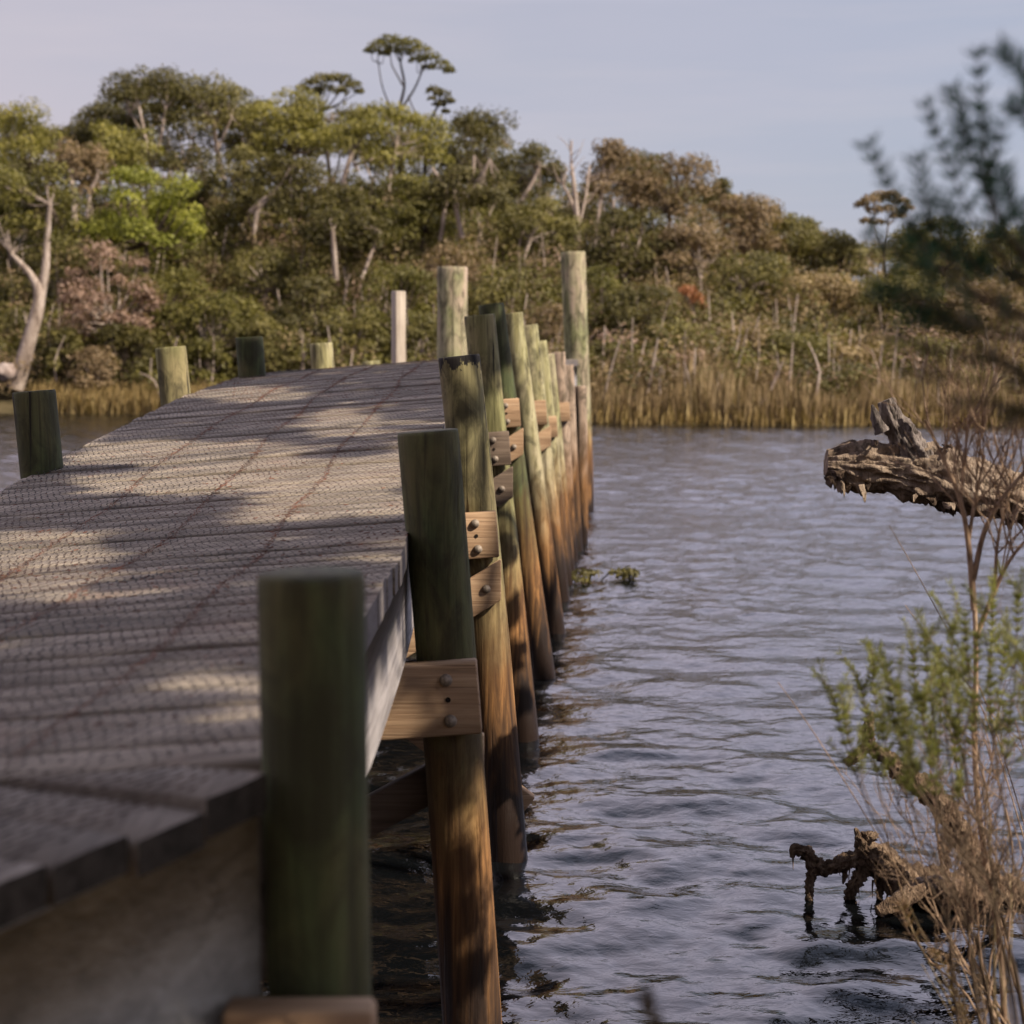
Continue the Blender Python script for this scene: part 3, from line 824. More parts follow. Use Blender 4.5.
T('gum_tree', 'small leaning gum with one dark tuft, under the right side of the emergent crown', 'tree', 441, 84, 112, 32, 83, 'f_dark', 'bark_dark', 5,
  [[(424, 190, 6), (427, 145, 5), (432, 118, 4), (441, 100, 2.5)], [(428, 140, 3), (414, 110, 2), (408, 95, 1.5)]], flat=.7, hollow=.01, clpx=[(434, 90, 7), (442, 95, 8), (449, 102, 6), (440, 105, 6), (432, 99, 4), (446, 112, 4)])
T('gum_tree', 'yellow-green wide crown below the emergent gum', 'tree', 388, 102, 180, 108, 78, 'f_ygreen', 'bark_pale', 20,
  [[(342, 188, 9), (346, 170, 8), (352, 150, 6)], [(352, 165, 5), (375, 158, 5), (400, 152, 3)], [(388, 190, 6), (392, 165, 5), (396, 145, 4)]], flat=.5)
T('gum_tree', 'dark rounded gum right of the emergent gum, on the shoulder of the ridge', 'tree', 470, 104, 190, 82, 82, 'f_dark', n=16)
T('gum_tree', 'dark gum with a leaning pale limb where the ridge drops before the dead tree', 'tree', 530, 141, 215, 62, 79, 'f_dark', 'bark_pale', 12,
  [[(512, 228, 6), (520, 205, 6), (534, 180, 5), (540, 165, 3)]])
T('gum_tree', 'brown-tinged rounded gum just right of the bare dead tree', 'tree', 615, 138, 215, 72, 78, 'f_brown', 'bark_pale', 15,
  [[(598, 235, 6), (600, 205, 5), (606, 180, 4)], [(612, 232, 5), (613, 200, 4)]])
T('gum_tree', 'dull olive dome at the middle of the right-hand slope', 'tree', 672, 153, 225, 78, 77, 'f_brown', n=15, seed=3)
T('gum_tree', 'dark olive crown behind the brown dome on the right-hand slope', 'tree', 640, 148, 200, 60, 82, 'f_dark', n=12)
T('gum_tree', 'small dark pointed tree on the right-hand slope', 'tree', 722, 177, 215, 30, 80, 'f_dark', n=8, flat=.8)
T('gum_tree', 'wide pinkish-brown crown on the lower right slope', 'tree', 738, 193, 262, 88, 75, 'f_brown', 'bark_pale', 18, seed=4)
T('gum_tree', 'olive crown stepping down the slope right of the pinkish-brown one', 'tree', 792, 212, 268, 64, 76, 'f_olive', n=13)
T('gum_tree', 'low olive tree at the foot of the skyline slope, left of the small umbrella tree', 'tree', 838, 228, 278, 58, 75, 'f_olive', n=12, flat=.5)
T('gum_tree', 'small umbrella-shaped tree on thin stems at the right end of the skyline', 'tree', 884, 190, 222, 62, 74, 'f_brown', 'bark_brown', 9,
  [[(886, 290, 4), (884, 250, 3), (888, 225, 2.5)], [(885, 252, 2.5), (872, 222, 2)]], flat=.75, hollow=.01, clpx=[(862, 206, 7), (870, 201, 9), (880, 198, 9), (891, 198, 9), (901, 203, 8), (908, 209, 6), (874, 211, 8), (888, 210, 8), (866, 222, 6), (898, 216, 7), (878, 224, 7)])
T('gum_tree', 'olive crown behind the dark blurred twigs at the right skyline', 'tree', 935, 214, 285, 84, 73, 'f_olive', n=15)
T('gum_tree', 'dull crown at the right edge of the skyline behind the blurred twigs', 'tree', 1005, 222, 290, 80, 74, 'f_olive', n=14, seed=2)
# --- middle of the hill
T('gum_tree', 'yellow-green domed crown below and left of the tallest dark gum', 'tree', 120, 119, 190, 70, 76, 'f_ygreen', n=15, seed=5)
T('gum_tree', 'brightest lime green tree, lobed crown at left centre of the hill', 'tree', 146, 163, 262, 112, 70, 'f_lime', n=24, seed=5)
T('gum_tree', 'big dark tree at the left edge over the thick leaning pale trunk', 'tree', 26, 150, 270, 96, 64, 'f_green', 'bark_pale', 20,
  [[(17, 388, 25), (30, 345, 21), (41, 300, 17), (34, 278, 11), (14, 254, 7)], [(41, 303, 13), (46, 270, 12), (48, 235, 9), (52, 205, 7)]], base=18)
T('gum_tree', 'brown-leaved tree with two white upright trunks, above the leaning pale trunk', 'tree', 78, 135, 205, 62, 72, 'f_brown', 'bark_pale', 13,
  [[(74, 222, 8), (72, 195, 8), (68, 170, 5)], [(86, 218, 5), (90, 195, 5), (98, 175, 4)]])
T('dying_tree', 'pinkish dying bushy tree right of the thick leaning pale trunk', 'tree', 108, 240, 345, 88, 64, 'f_pink', 'bark_pale', 20, seed=8)
T('gum_tree', 'dark crown at the left edge under the bright green gum', 'tree', 8, 160, 235, 60, 74, 'f_dark', n=12)
T('gum_tree', 'leafy green tree hanging over the water at the far left edge', 'tree', -26, 215, 372, 62, 66, 'f_dark', n=18)
T('gum_tree', 'dark crown in the hollow between the lime tree and the straight pale trunk', 'tree', 190, 140, 225, 60, 79, 'f_dark', n=13)
T('gum_tree', 'olive crown right of the straight pale trunk', 'tree', 248, 140, 225, 66, 77, 'f_olive', n=14)
T('gum_tree', 'tree with a long pale limb slanting up to the right, middle of the hill', 'tree', 286, 150, 235, 70, 74, 'f_dark', 'bark_pale', 13,
  [[(250, 212, 9), (262, 202, 9), (278, 186, 6), (290, 166, 4)], [(254, 235, 6), (258, 212, 7)]])
T('gum_tree', 'dark green crown below the yellow-green wide crown', 'tree', 340, 180, 262, 84, 72, 'f_dark', n=17)
T('gum_tree', 'tree with one short white trunk and a dark crown, near the hill centre', 'tree', 350, 205, 262, 74, 68, 'f_dark', 'bark_pale', 14,
  [[(336, 280, 9), (335, 255, 8), (334, 232, 6)], [(362, 278, 5), (370, 255, 5), (380, 232, 4)]])
T('gum_tree', 'mid-green flat-topped tree above the thin square post', 'tree', 410, 172, 245, 86, 72, 'f_green', n=17, flat=.5)
T('gum_tree', 'gum with twisted white branches like antlers, above the broad pale pile', 'tree', 478, 165, 228, 84, 71, 'f_dark', 'bark_pale', 13,
  [[(440, 240, 6), (444, 215, 6), (446, 190, 6), (432, 168, 4)], [(462, 238, 8), (456, 205, 7), (452, 170, 4)], [(458, 200, 5), (472, 178, 5), (474, 155, 3)],
   [(468, 195, 5), (482, 175, 5), (490, 160, 3)]], hollow=.6)
T('gum_tree', 'olive crown between the antler-branched gum and the dead tree', 'tree', 540, 195, 268, 76, 72, 'f_olive', 'bark_pale', 14, [[(528, 285, 6), (524, 262, 6), (530, 240, 5)]])
T('gum_tree', 'dark crown right of the tall round pile', 'tree', 625, 205, 282, 82, 70, 'f_dark', 'bark_pale', 16)
T('gum_tree', 'brown-olive crown above the orange shrub', 'tree', 690, 222, 290, 80, 70, 'f_brown', 'bark_pale', 15, [[(703, 322, 6), (700, 295, 6), (702, 270, 4)]], seed=6)
T('gum_tree', 'olive crown right of the orange shrub', 'tree', 752, 250, 320, 80, 67, 'f_olive', 'bark_pale', 15, [[(742, 335, 5), (744, 310, 5), (740, 285, 3)]])
T('gum_tree', 'tan-olive crown low on the slope beyond the upright stub of the log', 'tree', 820, 268, 335, 84, 66, 'f_tan', n=16)
T('gum_tree', 'olive tree low on the slope behind the blurred brown foliage', 'tree', 905, 262, 340, 90, 65, 'f_olive', n=16, seed=2)
T('gum_tree', 'brownish tree low on the slope at the right edge', 'tree', 985, 270, 350, 86, 64, 'f_brown', n=16, seed=2)
# --- bushes along the foot of the hill
B = [(165, 262, 330, 74, 66, 'f_green', 'round green bush above the second left post'),
     (222, 285, 365, 80, 64, 'f_green', 'wide green bush right of the second left post'),
     (126, 318, 392, 66, 63, 'f_dark', 'dark green bush at the water, left of the second left post'),
     (205, 335, 395, 60, 62.5, 'f_green', 'rounded bush at the water between two left posts'),
     (275, 312, 385, 72, 62.5, 'f_olive', 'olive bush behind the dark third left post'),
     (262, 245, 300, 66, 69, 'f_olive', 'olive bush under the long slanting pale limb'),
     (310, 272, 345, 74, 64, 'f_dark', 'dark bush above the short pale left post'),
     (352, 300, 385, 70, 61, 'f_olive', 'olive bush between the short pale left post and the thin square post'),
     (398, 262, 340, 78, 63, 'f_green', 'green bush directly behind the thin square post'),
     (430, 310, 395, 66, 60, 'f_olive', 'olive bush between the thin square post and the broad pile'),
     (455, 240, 310, 72, 66, 'f_brown', 'brown bush behind the top of the broad pile'),
     (505, 262, 345, 80, 63, 'f_olive', 'olive bush behind the dark fifth post top'),
     (548, 300, 385, 74, 60, 'f_brown', 'brown bush left of the tall round pile'),
     (590, 262, 340, 80, 64, 'f_green', 'green bush behind the tall round pile'),
     (640, 282, 352, 84, 62, 'f_dark', 'dark bush left of the orange shrub'),
     (672, 320, 385, 76, 59, 'f_olive', 'olive bush below the orange shrub'),
     (610, 335, 395, 70, 58, 'f_olive', 'olive bush low beside the tall round pile'),
     (735, 322, 388, 82, 59, 'f_tan', 'tan bush above the reeds, right of the orange shrub'),
     (795, 330, 392, 80, 58, 'f_olive', 'olive bush above the reeds, left of the log'),
     (855, 328, 392, 80, 58, 'f_tan', 'tan bush above the reeds, behind the upright stub of the log'),
     (920, 335, 398, 84, 57, 'f_olive', 'olive bush above the reeds, behind the bare twigs'),
     (990, 340, 402, 86, 57, 'f_tan', 'tan bush above the reeds at the right edge'),
     (64, 325, 390, 44, 63, 'f_olive', 'small olive bush right beside the leaning pale trunk'),
     (92, 345, 400, 52, 62, 'f_brown', 'small brown bush at the water right of the leaning pale trunk')]
for i, (px, a_, b_, w_, Y_, lf, lab) in enumerate(B):
    T('bush', lab, 'bush', px, a_, b_, w_, Y_, lf, 'bark_pale' if i % 2 else 'bark_brown', 18, None, i, .7, .13, 1.6)
T('bush', 'small orange-leaved shrub glowing on the dull right-hand slope', 'bush', 694, 284, 312, 26, 63, 'f_orange', 'bark_pale', 7, None, 3, .8, .12, clpx=[(684, 288, 6), (690, 294, 7), (697, 301, 7), (703, 308, 5)])

# the wood that closes the gaps along the ridge, one distant mass
SKX = [-200, 0, 60, 90, 140, 210, 270, 310, 360, 420, 470, 540, 575, 610, 650, 700, 760, 850, 1024, 1250]
SKY = [110, 108, 128, 115, 84, 90, 112, 102, 108, 116, 118, 160, 196, 156, 160, 184, 212, 244, 238, 240]
rg = np.random.default_rng(88); mb = MB(); wk = ['f_dark', 'f_olive', 'f_green', 'f_brown']
for i in range(2700):
    px = -160 + 1360 * rg.random(); top_ = float(np.interp(px, SKX, SKY)) + 7
    f = rg.random() ** 1.25; py = top_ + (345 - top_) * f; Yq = 88 - 22 * f + 3 * rg.random(); p = at(px, py, Yq)
    if p[2] < float(ground(p[0], Yq)) + .3: continue
    r = .45 + .55 * rg.random(); rt = min(max((px - 520) / 220, 0), 1)
    pr = np.array([.40 - .16 * rt, .30, .18 - .10 * rt, .12 + .26 * rt]); pr /= pr.sum()
    clump(mb, p, (r, r, r * .8), int(150 * r ** 1.6 + 30), .145, rg, .25 + .5 * rg.random(), int(rg.choice(4, p=pr)))
    if rg.random() < .10:
        g = p[2] - 1.5 - 2 * rg.random(); tube(mb, spline([(p[0] + rg.normal() * .5, Yq - .8, g), (p[0] + rg.normal() * .3, Yq - .7, (g + p[2]) / 2), p + np.array([0, -.6, 0])], 6), np.linspace(.085, .03, 6), 5, .4 + .4 * rg.random(), 4)
tag(mb.build('woodland', [M[q] for q in wk] + [M['bark_pale']], None, (0, 88, 3)), kind='stuff')

# bare dead tree
def dead_tree(name, label, paths, Y, bark, ntw, seed):
    rg = np.random.default_rng(seed); mb = MB()
    for path in paths:
        P_ = np.array([at(a_, b_, Y) for a_, b_, _ in path]); W_ = np.array([w_ / FPX * Y / 2.6 for *_, w_ in path])
        P_[1:, 1] += rg.normal(size=len(P_) - 1) * .3
        S_ = spline(P_, len(P_) * 5); W2 = np.interp(np.linspace(0, 1, len(S_)), np.linspace(0, 1, len(W_)), W_)
        tube(mb, S_, W2, 8, .6)
        for _ in range(ntw):
            q = S_[int(len(S_) * (.35 + .6 * rg.random()))]; d = rg.normal(size=3); d[2] = abs(d[2]) + .5; d /= np.linalg.norm(d)
            L_ = .5 + rg.random(); e = q + d * L_; tube(mb, spline([q, (q + e) / 2 + rg.normal(size=3) * .1, e], 5), np.linspace(.03, .008, 5), 5, .6)
    root = mb.build(name, M[bark], None, (at(paths[0][0][0], paths[0][0][1], Y)[0], Y, min(0 + float(ground(at(paths[0][0][0], 200, Y)[0], Y)), at(paths[0][0][0], paths[0][0][1], Y)[2])))
    return tag(root, label, 'tree')
dead_tree('dead_tree', 'bare grey dead tree standing above the tall round pile', [[(577, 275, 8), (577, 225, 7), (574, 190, 6), (571, 160, 3), (572, 140, 1.5)],
          [(577, 215, 5), (566, 190, 4), (556, 178, 2)], [(577, 235, 4), (586, 195, 3), (590, 165, 1.5)], [(560, 225, 5), (548, 212, 5), (536, 200, 3)]], 75, 'bark_pale', 8, 5)

# low scrub over the slope, reeds and golden grass at the waterline
rg = np.random.default_rng(77)
kinds = ['f_dark', 'f_olive', 'f_green', 'f_brown', 'f_tan', 'f_pink']
mb = MB(); st = MB()
for i in range(1500):
    px = -140 + 1320 * rg.random(); t = rg.random() ** .85
    Yq = shore(px) + 1.5 + 30 * t; X_ = (px - 512) / FPX * Yq; g = float(ground(X_, Yq))
    r = .6 + .85 * rg.random() * (.45 + .55 * min(1, t * 2.5)); rightness = min(max((px - 480) / 250, 0), 1)
    pr = np.array([.26 - .12 * rightness, .30, .20 - .12 * rightness, .14 + .10 * rightness, .05 + .12 * rightness, .05 + .02 * rightness]); pr /= pr.sum()
    kk = int(rg.choice(6, p=pr))
    for q in range(2):
        clump(mb, (X_ + rg.normal() * .4, Yq + rg.normal() * .4, g + r * (.4 + .7 * q)), (r, r, r * .75), int(70 + 75 * r), .14, rg, .25 + .5 * rg.random(), kk)
    if rg.random() < .42 - .1 * rightness:
        h_ = .8 + 2.0 * rg.random(); b_ = np.array([X_, Yq - r * 1.1, g]); tp = b_ + np.array([rg.normal() * .32, -.2, h_])
        tube(mb, spline([b_, (b_ + tp) / 2 + rg.normal(size=3) * .12, tp], 5), np.linspace(.045, .016, 5) * (.5 + .9 * rg.random()), 5, .3 + .6 * rg.random(), 6)
tag(mb.build('scrub', [M[q] for q in kinds] + [M['bark_pale']], None, (0, 60, 0)), kind='stuff')

def blades(mb, base, h, w, lean, rg, tint, mat=0):
    n = len(base); a = rg.random(n) * 6.28; d = np.stack([np.cos(a), np.sin(a), np.zeros(n)], 1)
    s = np.stack([-np.sin(a), np.cos(a), np.zeros(n)], 1) ; s[:, 0] = np.abs(s[:, 0]) + .3
    h = np.asarray(h)[:, None]; m = base + np.array([0, 0, 1.]) * h * .55 + d * lean * h * .3; t = base + np.array([0, 0, 1.]) * h + d * lean * h
    w = np.broadcast_to(w, (n,))[:, None]
    V = np.stack([base - s * w / 2, base + s * w / 2, m + s * w * .4, m - s * w * .4, t + s * w * .08, t - s * w * .08], 1)
    F = (np.arange(n)[:, None, None] * 6 + np.array([[0, 1, 2, 3], [3, 2, 4, 5]])[None]).reshape(-1, 4)
    mb.add(V.reshape(-1, 3), F, np.repeat(tint, 2), mat)
mb = MB()
n = 10500; px = 470 + 720 * rg.random(n); Yq = shore(px) + .1 + 4.6 * rg.random(n) ** 1.2
X_ = (px - 512) / FPX * Yq; patch = np.sin(X_ * 2.3) * .5 + np.sin(X_ * .9 + 2) * .5
h_ = (.4 + .95 * rg.random(n) ** 1.3) * (1 + .35 * patch)
blades(mb, np.stack([X_, Yq, np.maximum(ground(X_, Yq), 0)], 1), h_, .045, .10, rg, np.clip(.42 + .22 * patch + .25 * rg.normal(size=n), 0, 1))
tag(mb.build('reeds', M['reed'], None, (10, 54, 0)), kind='stuff')
mb = MB()
n = 9000; px = np.concatenate([470 + 720 * rg.random(n // 2), 30 + 330 * rg.random(n // 2)]); Yq = shore(px) + np.where(px < 400, -.2 + 2.0 * rg.random(n), -.15 + 1.0 * rg.random(n))
X_ = (px - 512) / FPX * Yq
h_ = np.where(px < 400, .3 + .6 * rg.random(n), .12 + .5 * rg.random(n) ** 1.5)
blades(mb, np.stack([X_, Yq, np.maximum(ground(X_, Yq), 0)], 1), h_, .05, .18, rg, np.clip(.45 + .28 * rg.normal(size=n), 0, 1))
tag(mb.build('grass', M['grass_gold'], None, (0, 56, 0)), kind='stuff')
# thin pale paperbark stems in the reed belt belong to that mass
mb = MB()
for i in range(55):
    px = 585 + 560 * rg.random(); Yq = float(shore(px)) + .8 + 5 * rg.random(); X_ = (px - 512) / FPX * Yq; g = float(max(ground(X_, Yq), 0))
    h_ = 1.0 + 1.5 * rg.random(); tp = np.array([X_ + rg.normal() * .3, Yq, g + h_])
    tube(mb, spline([(X_, Yq, g), ((X_ + tp[0]) / 2 + rg.normal() * .08, Yq, g + h_ * .5), tp], 5), np.linspace(.05, .02, 5) * (.7 + .6 * rg.random()), 5, .3 + .6 * rg.random())
tag(mb.build('paperbark_saplings', M['bark_pale'], None, (10, 54, 0)), kind='stuff')
# pale rock on the left shore
mb = MB(); P_ = np.array([at(6, 372, 61.0)])[0]
U, Vv = np.meshgrid(np.linspace(0, 2 * math.pi, 24, endpoint=False), np.linspace(-1.5, 1.5, 12)); 
rr = .42 * np.array([[1 + .35 * mnoise.noise(Vector((math.cos(a) * math.cos(b), math.sin(a) * math.cos(b), math.sin(b))) * 1.6) for a in np.linspace(0, 6.28, 24, endpoint=False)] for b in np.linspace(-1.5, 1.5, 12)])
V_ = P_ + np.stack([rr * np.cos(U) * np.cos(Vv), rr * np.sin(U) * np.cos(Vv), .75 * rr * np.sin(Vv)], -1)
i_ = np.arange(11)[:, None] * 24; j_ = np.arange(24)[None]; F_ = np.stack([i_ + j_, i_ + (j_ + 1) % 24, i_ + 24 + (j_ + 1) % 24, i_ + 24 + j_], -1).reshape(-1, 4)
mb.add(V_.reshape(-1, 3), F_); M['rock'] = bark_material('rock', (.27, .205, .175), (.38, .31, .28), (.12, .09, .07), 2.0, .6, 1.0)
tag(mb.build('rock', M['rock']), 'pale pinkish rock on the shore left of the leaning pale trunk', 'rock')

# ------------------------------------------------------------------ fallen log
def rough_limb(mb, pts, rad, sides, rings, amp, seed, mat=0, fr=3.0, tint=.5):
    P_ = spline(pts, rings); r = np.interp(np.linspace(0, 1, rings), np.linspace(0, 1, len(rad)), rad)
    T_, A_, B_ = frames(P_); th = np.linspace(0, 2 * math.pi, sides, endpoint=False)
    s_ = np.concatenate([[0], np.cumsum(np.linalg.norm(np.diff(P_, axis=0), axis=1))])
    V = np.zeros((rings, sides, 3)); 
    for i in range(rings):
        for j, q in enumerate(th):
            v = Vector((math.cos(q) * fr, math.sin(q) * fr, s_[i] / max(r.max(), .01) * .85 * fr / 3 + seed * 9))
            d = mnoise.fractal(v, 1.0, 2.0, 4) * amp
            d += -abs(mnoise.noise(Vector((math.cos(q) * fr * 2.5, math.sin(q) * fr * 2.5, s_[i] / max(r.max(), .01) * .55 + seed * 5)))) * amp * .9
            d += mnoise.noise(Vector((math.cos(q) * fr * 6, math.sin(q) * fr * 6, s_[i] / max(r.max(), .01) * 2.6))) * amp * .28
            V[i, j] = P_[i] + (math.cos(q) * A_[i] + math.sin(q) * B_[i]) * r[i] * (1 + d)
    i = np.arange(rings - 1)[:, None] * sides; j = np.arange(sides)[None, :]; j2 = (j + 1) % sides
    F = np.stack([i + j, i + j2, i + sides + j2, i + sides + j], -1).reshape(-1, 4)
    mb.add(V.reshape(-1, 3), F, tint, mat)
    for e, rev in ((0, False), (-1, True)):        # broken ends: jagged fan
        c_ = V[e].mean(0) + (T_[e] * (-.35 if not rev else .35)) * r[e] * .4 * (1 if seed % 2 else -1)
        W = np.vstack([V[e], c_]); mb.add(W, [((q, (q + 1) % sides, sides) if rev else ((q + 1) % sides, q, sides)) for q in range(sides)], tint, mat)
    return P_, r
YL = 7.5
root = empty('fallen_log', (4.2, 7.6, .9)); tag(root, 'thick grey-brown fallen log with peeling bark jutting over the water from the right', 'log')
mb = MB()
lp = [at(826, 463, YL), at(850, 465, YL), at(890, 468, YL), at(930, 474, YL), at(975, 487, YL), at(1024, 500, YL + .1), at(1120, 525, YL + .2), at(1330, 590, YL + .5)]
rough_limb(mb, lp, [.058, .104, .110, .138, .120, .108, .112, .14], 84, 300, .27, 1, 0, 3.6)
mb.build('trunk', M['log'], root, lp[3], True)
mb = MB(); rough_limb(mb, [at(925, 468, YL - .04), at(908, 445, YL - .05), at(896, 425, YL - .05), at(886, 400, YL - .04)], [.080, .066, .050, .036], 44, 80, .45, 2, 0, 2.6)
V_ = [at(880, 396, YL - .04), at(890, 400, YL - .04)]
rough_limb(mb, [at(882, 432, YL - .1), at(876, 418, YL - .1), at(872, 405, YL - .1)], [.035, .022, .006], 16, 14, .4, 3, 0, 2.6)
mb.build('broken_stub', M['log_grey'], root, None, True)
rg = np.random.default_rng(31)
for (a_, b_, L_, w_) in [(831, 478, 14, 13), (840, 482, 18, 9), (850, 484, 13, 15), (858, 486, 19, 9), (867, 484, 9, 10), (838, 472, 12, 12), (918, 494, 14, 3), (924, 494, 12, 3),
                         (931, 499, 10, 13), (940, 502, 13, 14), (950, 504, 9, 12), (957, 506, 13, 8), (1004, 515, 12, 12), (1012, 517, 15, 9), (876, 442, 8, 6), (948, 446, 7, 9)]:
    # a curled plate of bark with a torn edge
    nu, nv = 9, 7; c_ = at(a_, b_ - 2, YL - .07 + rg.normal() * .03); w2 = w_ / FPX * YL * .62; l2 = L_ / FPX * YL; V_ = []; fl = rg.normal() * .4
    for th_ in (0, .007):
        for q in range(nv):
            f = q / (nv - 1)
            for e in range(nu):
                g = e / (nu - 1) * 2 - 1; tear = 1 - .55 * abs(mnoise.noise(Vector((g * 2.6 + a_, 3.1, a_ * .7)))) * 2 - .25 * abs(g)
                wv_ = w2 * (1 - .35 * f) * (1 + .3 * mnoise.noise(Vector((f * 3, a_, g))))
                V_.append(c_ + np.array([g * wv_ + fl * l2 * f, -.03 * (1 - g * g) * (1 + f) + th_ + .02 * mnoise.noise(Vector((g * 2, f * 2, a_))), -f * l2 * tear + .01 * mnoise.noise(Vector((g * 3, f * 3, a_ + 9)))]))
    V_ = np.array(V_); N_ = nu * nv; F_ = []
    for q in range(nv - 1):
        for e in range(nu - 1):
            i_ = q * nu + e; F_.append((i_, i_ + nu, i_ + nu + 1, i_ + 1)); F_.append((N_ + i_, N_ + i_ + 1, N_ + i_ + nu + 1, N_ + i_ + nu))
    rim = [e for e in range(nu)] + [q * nu + nu - 1 for q in range(1, nv)] + [(nv - 1) * nu + e for e in range(nu - 2, -1, -1)] + [q * nu for q in range(nv - 2, 0, -1)]
    for q in range(len(rim)): a2, b2 = rim[q], rim[(q + 1) % len(rim)]; F_.append((a2, b2, N_ + b2, N_ + a2))
    mb = MB(); mb.add(V_, F_, .3 + .5 * rg.random()); mb.build('bark_flake', M['log'] if rg.random() < .2 else M['log_dark'], root)

# half-sunken snag
root = empty('sunken_snag', (2.6, 7.8, 0)); tag(root, 'dark rotten snag with hooked roots standing in the water below the log', 'driftwood')
YS = 7.75
mb = MB()
def lim(pts, rad, sd, rings=40, amp=.6, dy=0): rough_limb(mb, [at(a_, b_, YS + dy) for a_, b_ in pts], [q / FPX * YS for q in rad], 34, rings * 2, amp * 1.25, sd, 0, 4.2)
lim([(1120, 915), (1040, 903), (980, 892), (935, 888), (900, 878), (878, 858), (862, 846)], [22, 21, 19, 18, 19, 17, 8], 3, 110, .42)
lim([(864, 850), (859, 838), (855, 828)], [8, 5, 1], 5, 14)
lim([(872, 840), (868, 836), (861, 832)], [9, 5, 1], 9, 12)
lim([(876, 856), (850, 860), (826, 868), (814, 862), (804, 852), (794, 850), (792, 858)], [11, 8, 7, 7, 6, 5, 2], 7, 60)
lim([(814, 866), (810, 880), (809, 896), (811, 915)], [6, 4.5, 4, 4], 8, 30)
lim([(846, 862), (845, 874), (843, 884)], [4, 3, .8], 10, 14)
lim([(866, 868), (856, 882), (850, 898), (847, 922)], [8, 6.5, 5.5, 5], 11, 34)
lim([(880, 878), (880, 890), (879, 905)], [4, 3.5, 3], 13, 20)
rg = np.random.default_rng(71)
for (a_, b_, l_) in [(793, 856, 14), (822, 868, 9), (838, 864, 12), (852, 860, 20), (862, 872, 26), (873, 880, 18), (888, 892, 16), (900, 896, 24), (914, 900, 14), (866, 846, 10), (858, 834, 8)]:
    q0 = at(a_, b_, YS - .03); q1 = at(a_ + rg.normal() * 3, b_ + l_, YS - .05 + rg.normal() * .02)
    tube(mb, spline([q0, (q0 + q1) / 2 + rg.normal(size=3) * .006, q1], 7), np.linspace(.006, .0012, 7), 6, .4)
mb.build('trunk', M['snag'], root, at(900, 880, YS), True)
mb = MB(); rough_limb(mb, [at(878, 912, YS - .25), at(900, 900, YS - .22), at(930, 886, YS - .15), at(980, 896, YS)], [q / FPX * YS for q in (6, 9, 11, 12)], 22, 40, .3, 15, 0, 2.6)
mb.build('broken_root', M['snag'], root, None, True)
mb = MB()
lim([(846, 764), (856, 756), (868, 748), (884, 756), (905, 775), (938, 800), (962, 838), (985, 872), (1000, 895)], [4, 5, 6, 7, 10, 11, 12, 12, 12], 17, 110, .5, -.25)
lim([(870, 748), (868, 730), (872, 712)], [6, 6, 2], 19, 20, .5, -.25)
lim([(955, 830), (944, 850), (950, 868)], [8, 6, 2], 21, 20, .5, -.2)
mb.build('upper_branch', M['snag'], root, None, True)

# ------------------------------------------------------------------ right-hand shrubs
def shoot(tw, lf, P_, r, nl, L_, W_, rg, tint, start=.25, spread=.9):
    """a stem with needle leaves set round it"""
    n = max(6, len(P_) * 4); S_ = spline(P_, n); tube(tw, S_, np.linspace(r, r * .4, n), 5, .3 + .5 * rg.random())
    if nl:
        T_, A_, B_ = frames(S_); i = np.clip((n * (start + (1 - start) * rg.random(nl))).astype(int), 0, n - 1); a = rg.random(nl) * 6.28
        out = A_[i] * np.cos(a)[:, None] + B_[i] * np.sin(a)[:, None]
        d = out * spread + T_[i] * (.5 + .5 * rg.random(nl))[:, None]; d /= np.linalg.norm(d, axis=1)[:, None]
        l = L_ * (.6 + .7 * rg.random(nl))[:, None]; s = np.cross(d, rg.normal(size=(nl, 3))); s /= np.linalg.norm(s, axis=1)[:, None]
        b = S_[i]; e = b + d * l; m = (b + e) / 2; w = W_
        V = np.stack([b, m + s * w / 2, e, m - s * w / 2], 1)
        lf.add(V.reshape(-1, 3), np.arange(nl * 4).reshape(-1, 4), np.clip(tint + rg.normal(size=nl) * .2, 0, 1))
def twigs(tw, p, d, L_, r, depth, rg, up=.25, nb=3):
    d = d / np.linalg.norm(d); e = p + d * L_ + np.array([0, 0, up * L_ * .3]); m = (p + e) / 2 + rg.normal(size=3) * L_ * .07
    S_ = spline([p, m, e], 6); tube(tw, S_, np.linspace(r, r * .6, 6), 5, .3 + .5 * rg.random(), 0, False)
    if depth > 0:
        for _ in range(nb):
            q = S_[2 + int(4 * rg.random())]; nd = d + rg.normal(size=3) * .5; nd[2] += up
            twigs(tw, q, nd, L_ * (.55 + .3 * rg.random()), r * .6, depth - 1, rg, up, nb)

# bare tan shrub
rg = np.random.default_rng(41); Yb = 4.7
gx = at(990, 1024, Yb)[0]
root = empty('dry_shrub', (gx, Yb, .3)); tag(root, 'leafless tan shrub with fine forked twigs in front of the fallen log', 'shrub')
tw = MB()
def st(pts, r0, r1, dy=0.0):
    P_ = np.array([at(a_, b_, Yb + dy) for a_, b_ in pts])
    S_ = spline(P_, len(P_) * 4); tube(tw, S_, np.linspace(r0, r1, len(S_)), 8, .4 + .4 * rg.random()); return S_
st([(1000, 1180), (1003, 980), (985, 860), (975, 760), (976, 650), (973, 575)], .010, .0065)
tops = [st([(974, 610), (968, 540), (960, 500), (945, 462), (925, 420)], .009, .004), st([(973, 580), (985, 530), (1005, 495), (1030, 465)], .009, .004),
        st([(975, 640), (995, 590), (1010, 560), (1030, 535)], .008, .004), st([(960, 505), (965, 460), (968, 415)], .005, .003), st([(968, 545), (975, 500), (985, 455)], .006, .003),
        st([(995, 590), (998, 540), (1012, 480)], .006, .003, .1)]
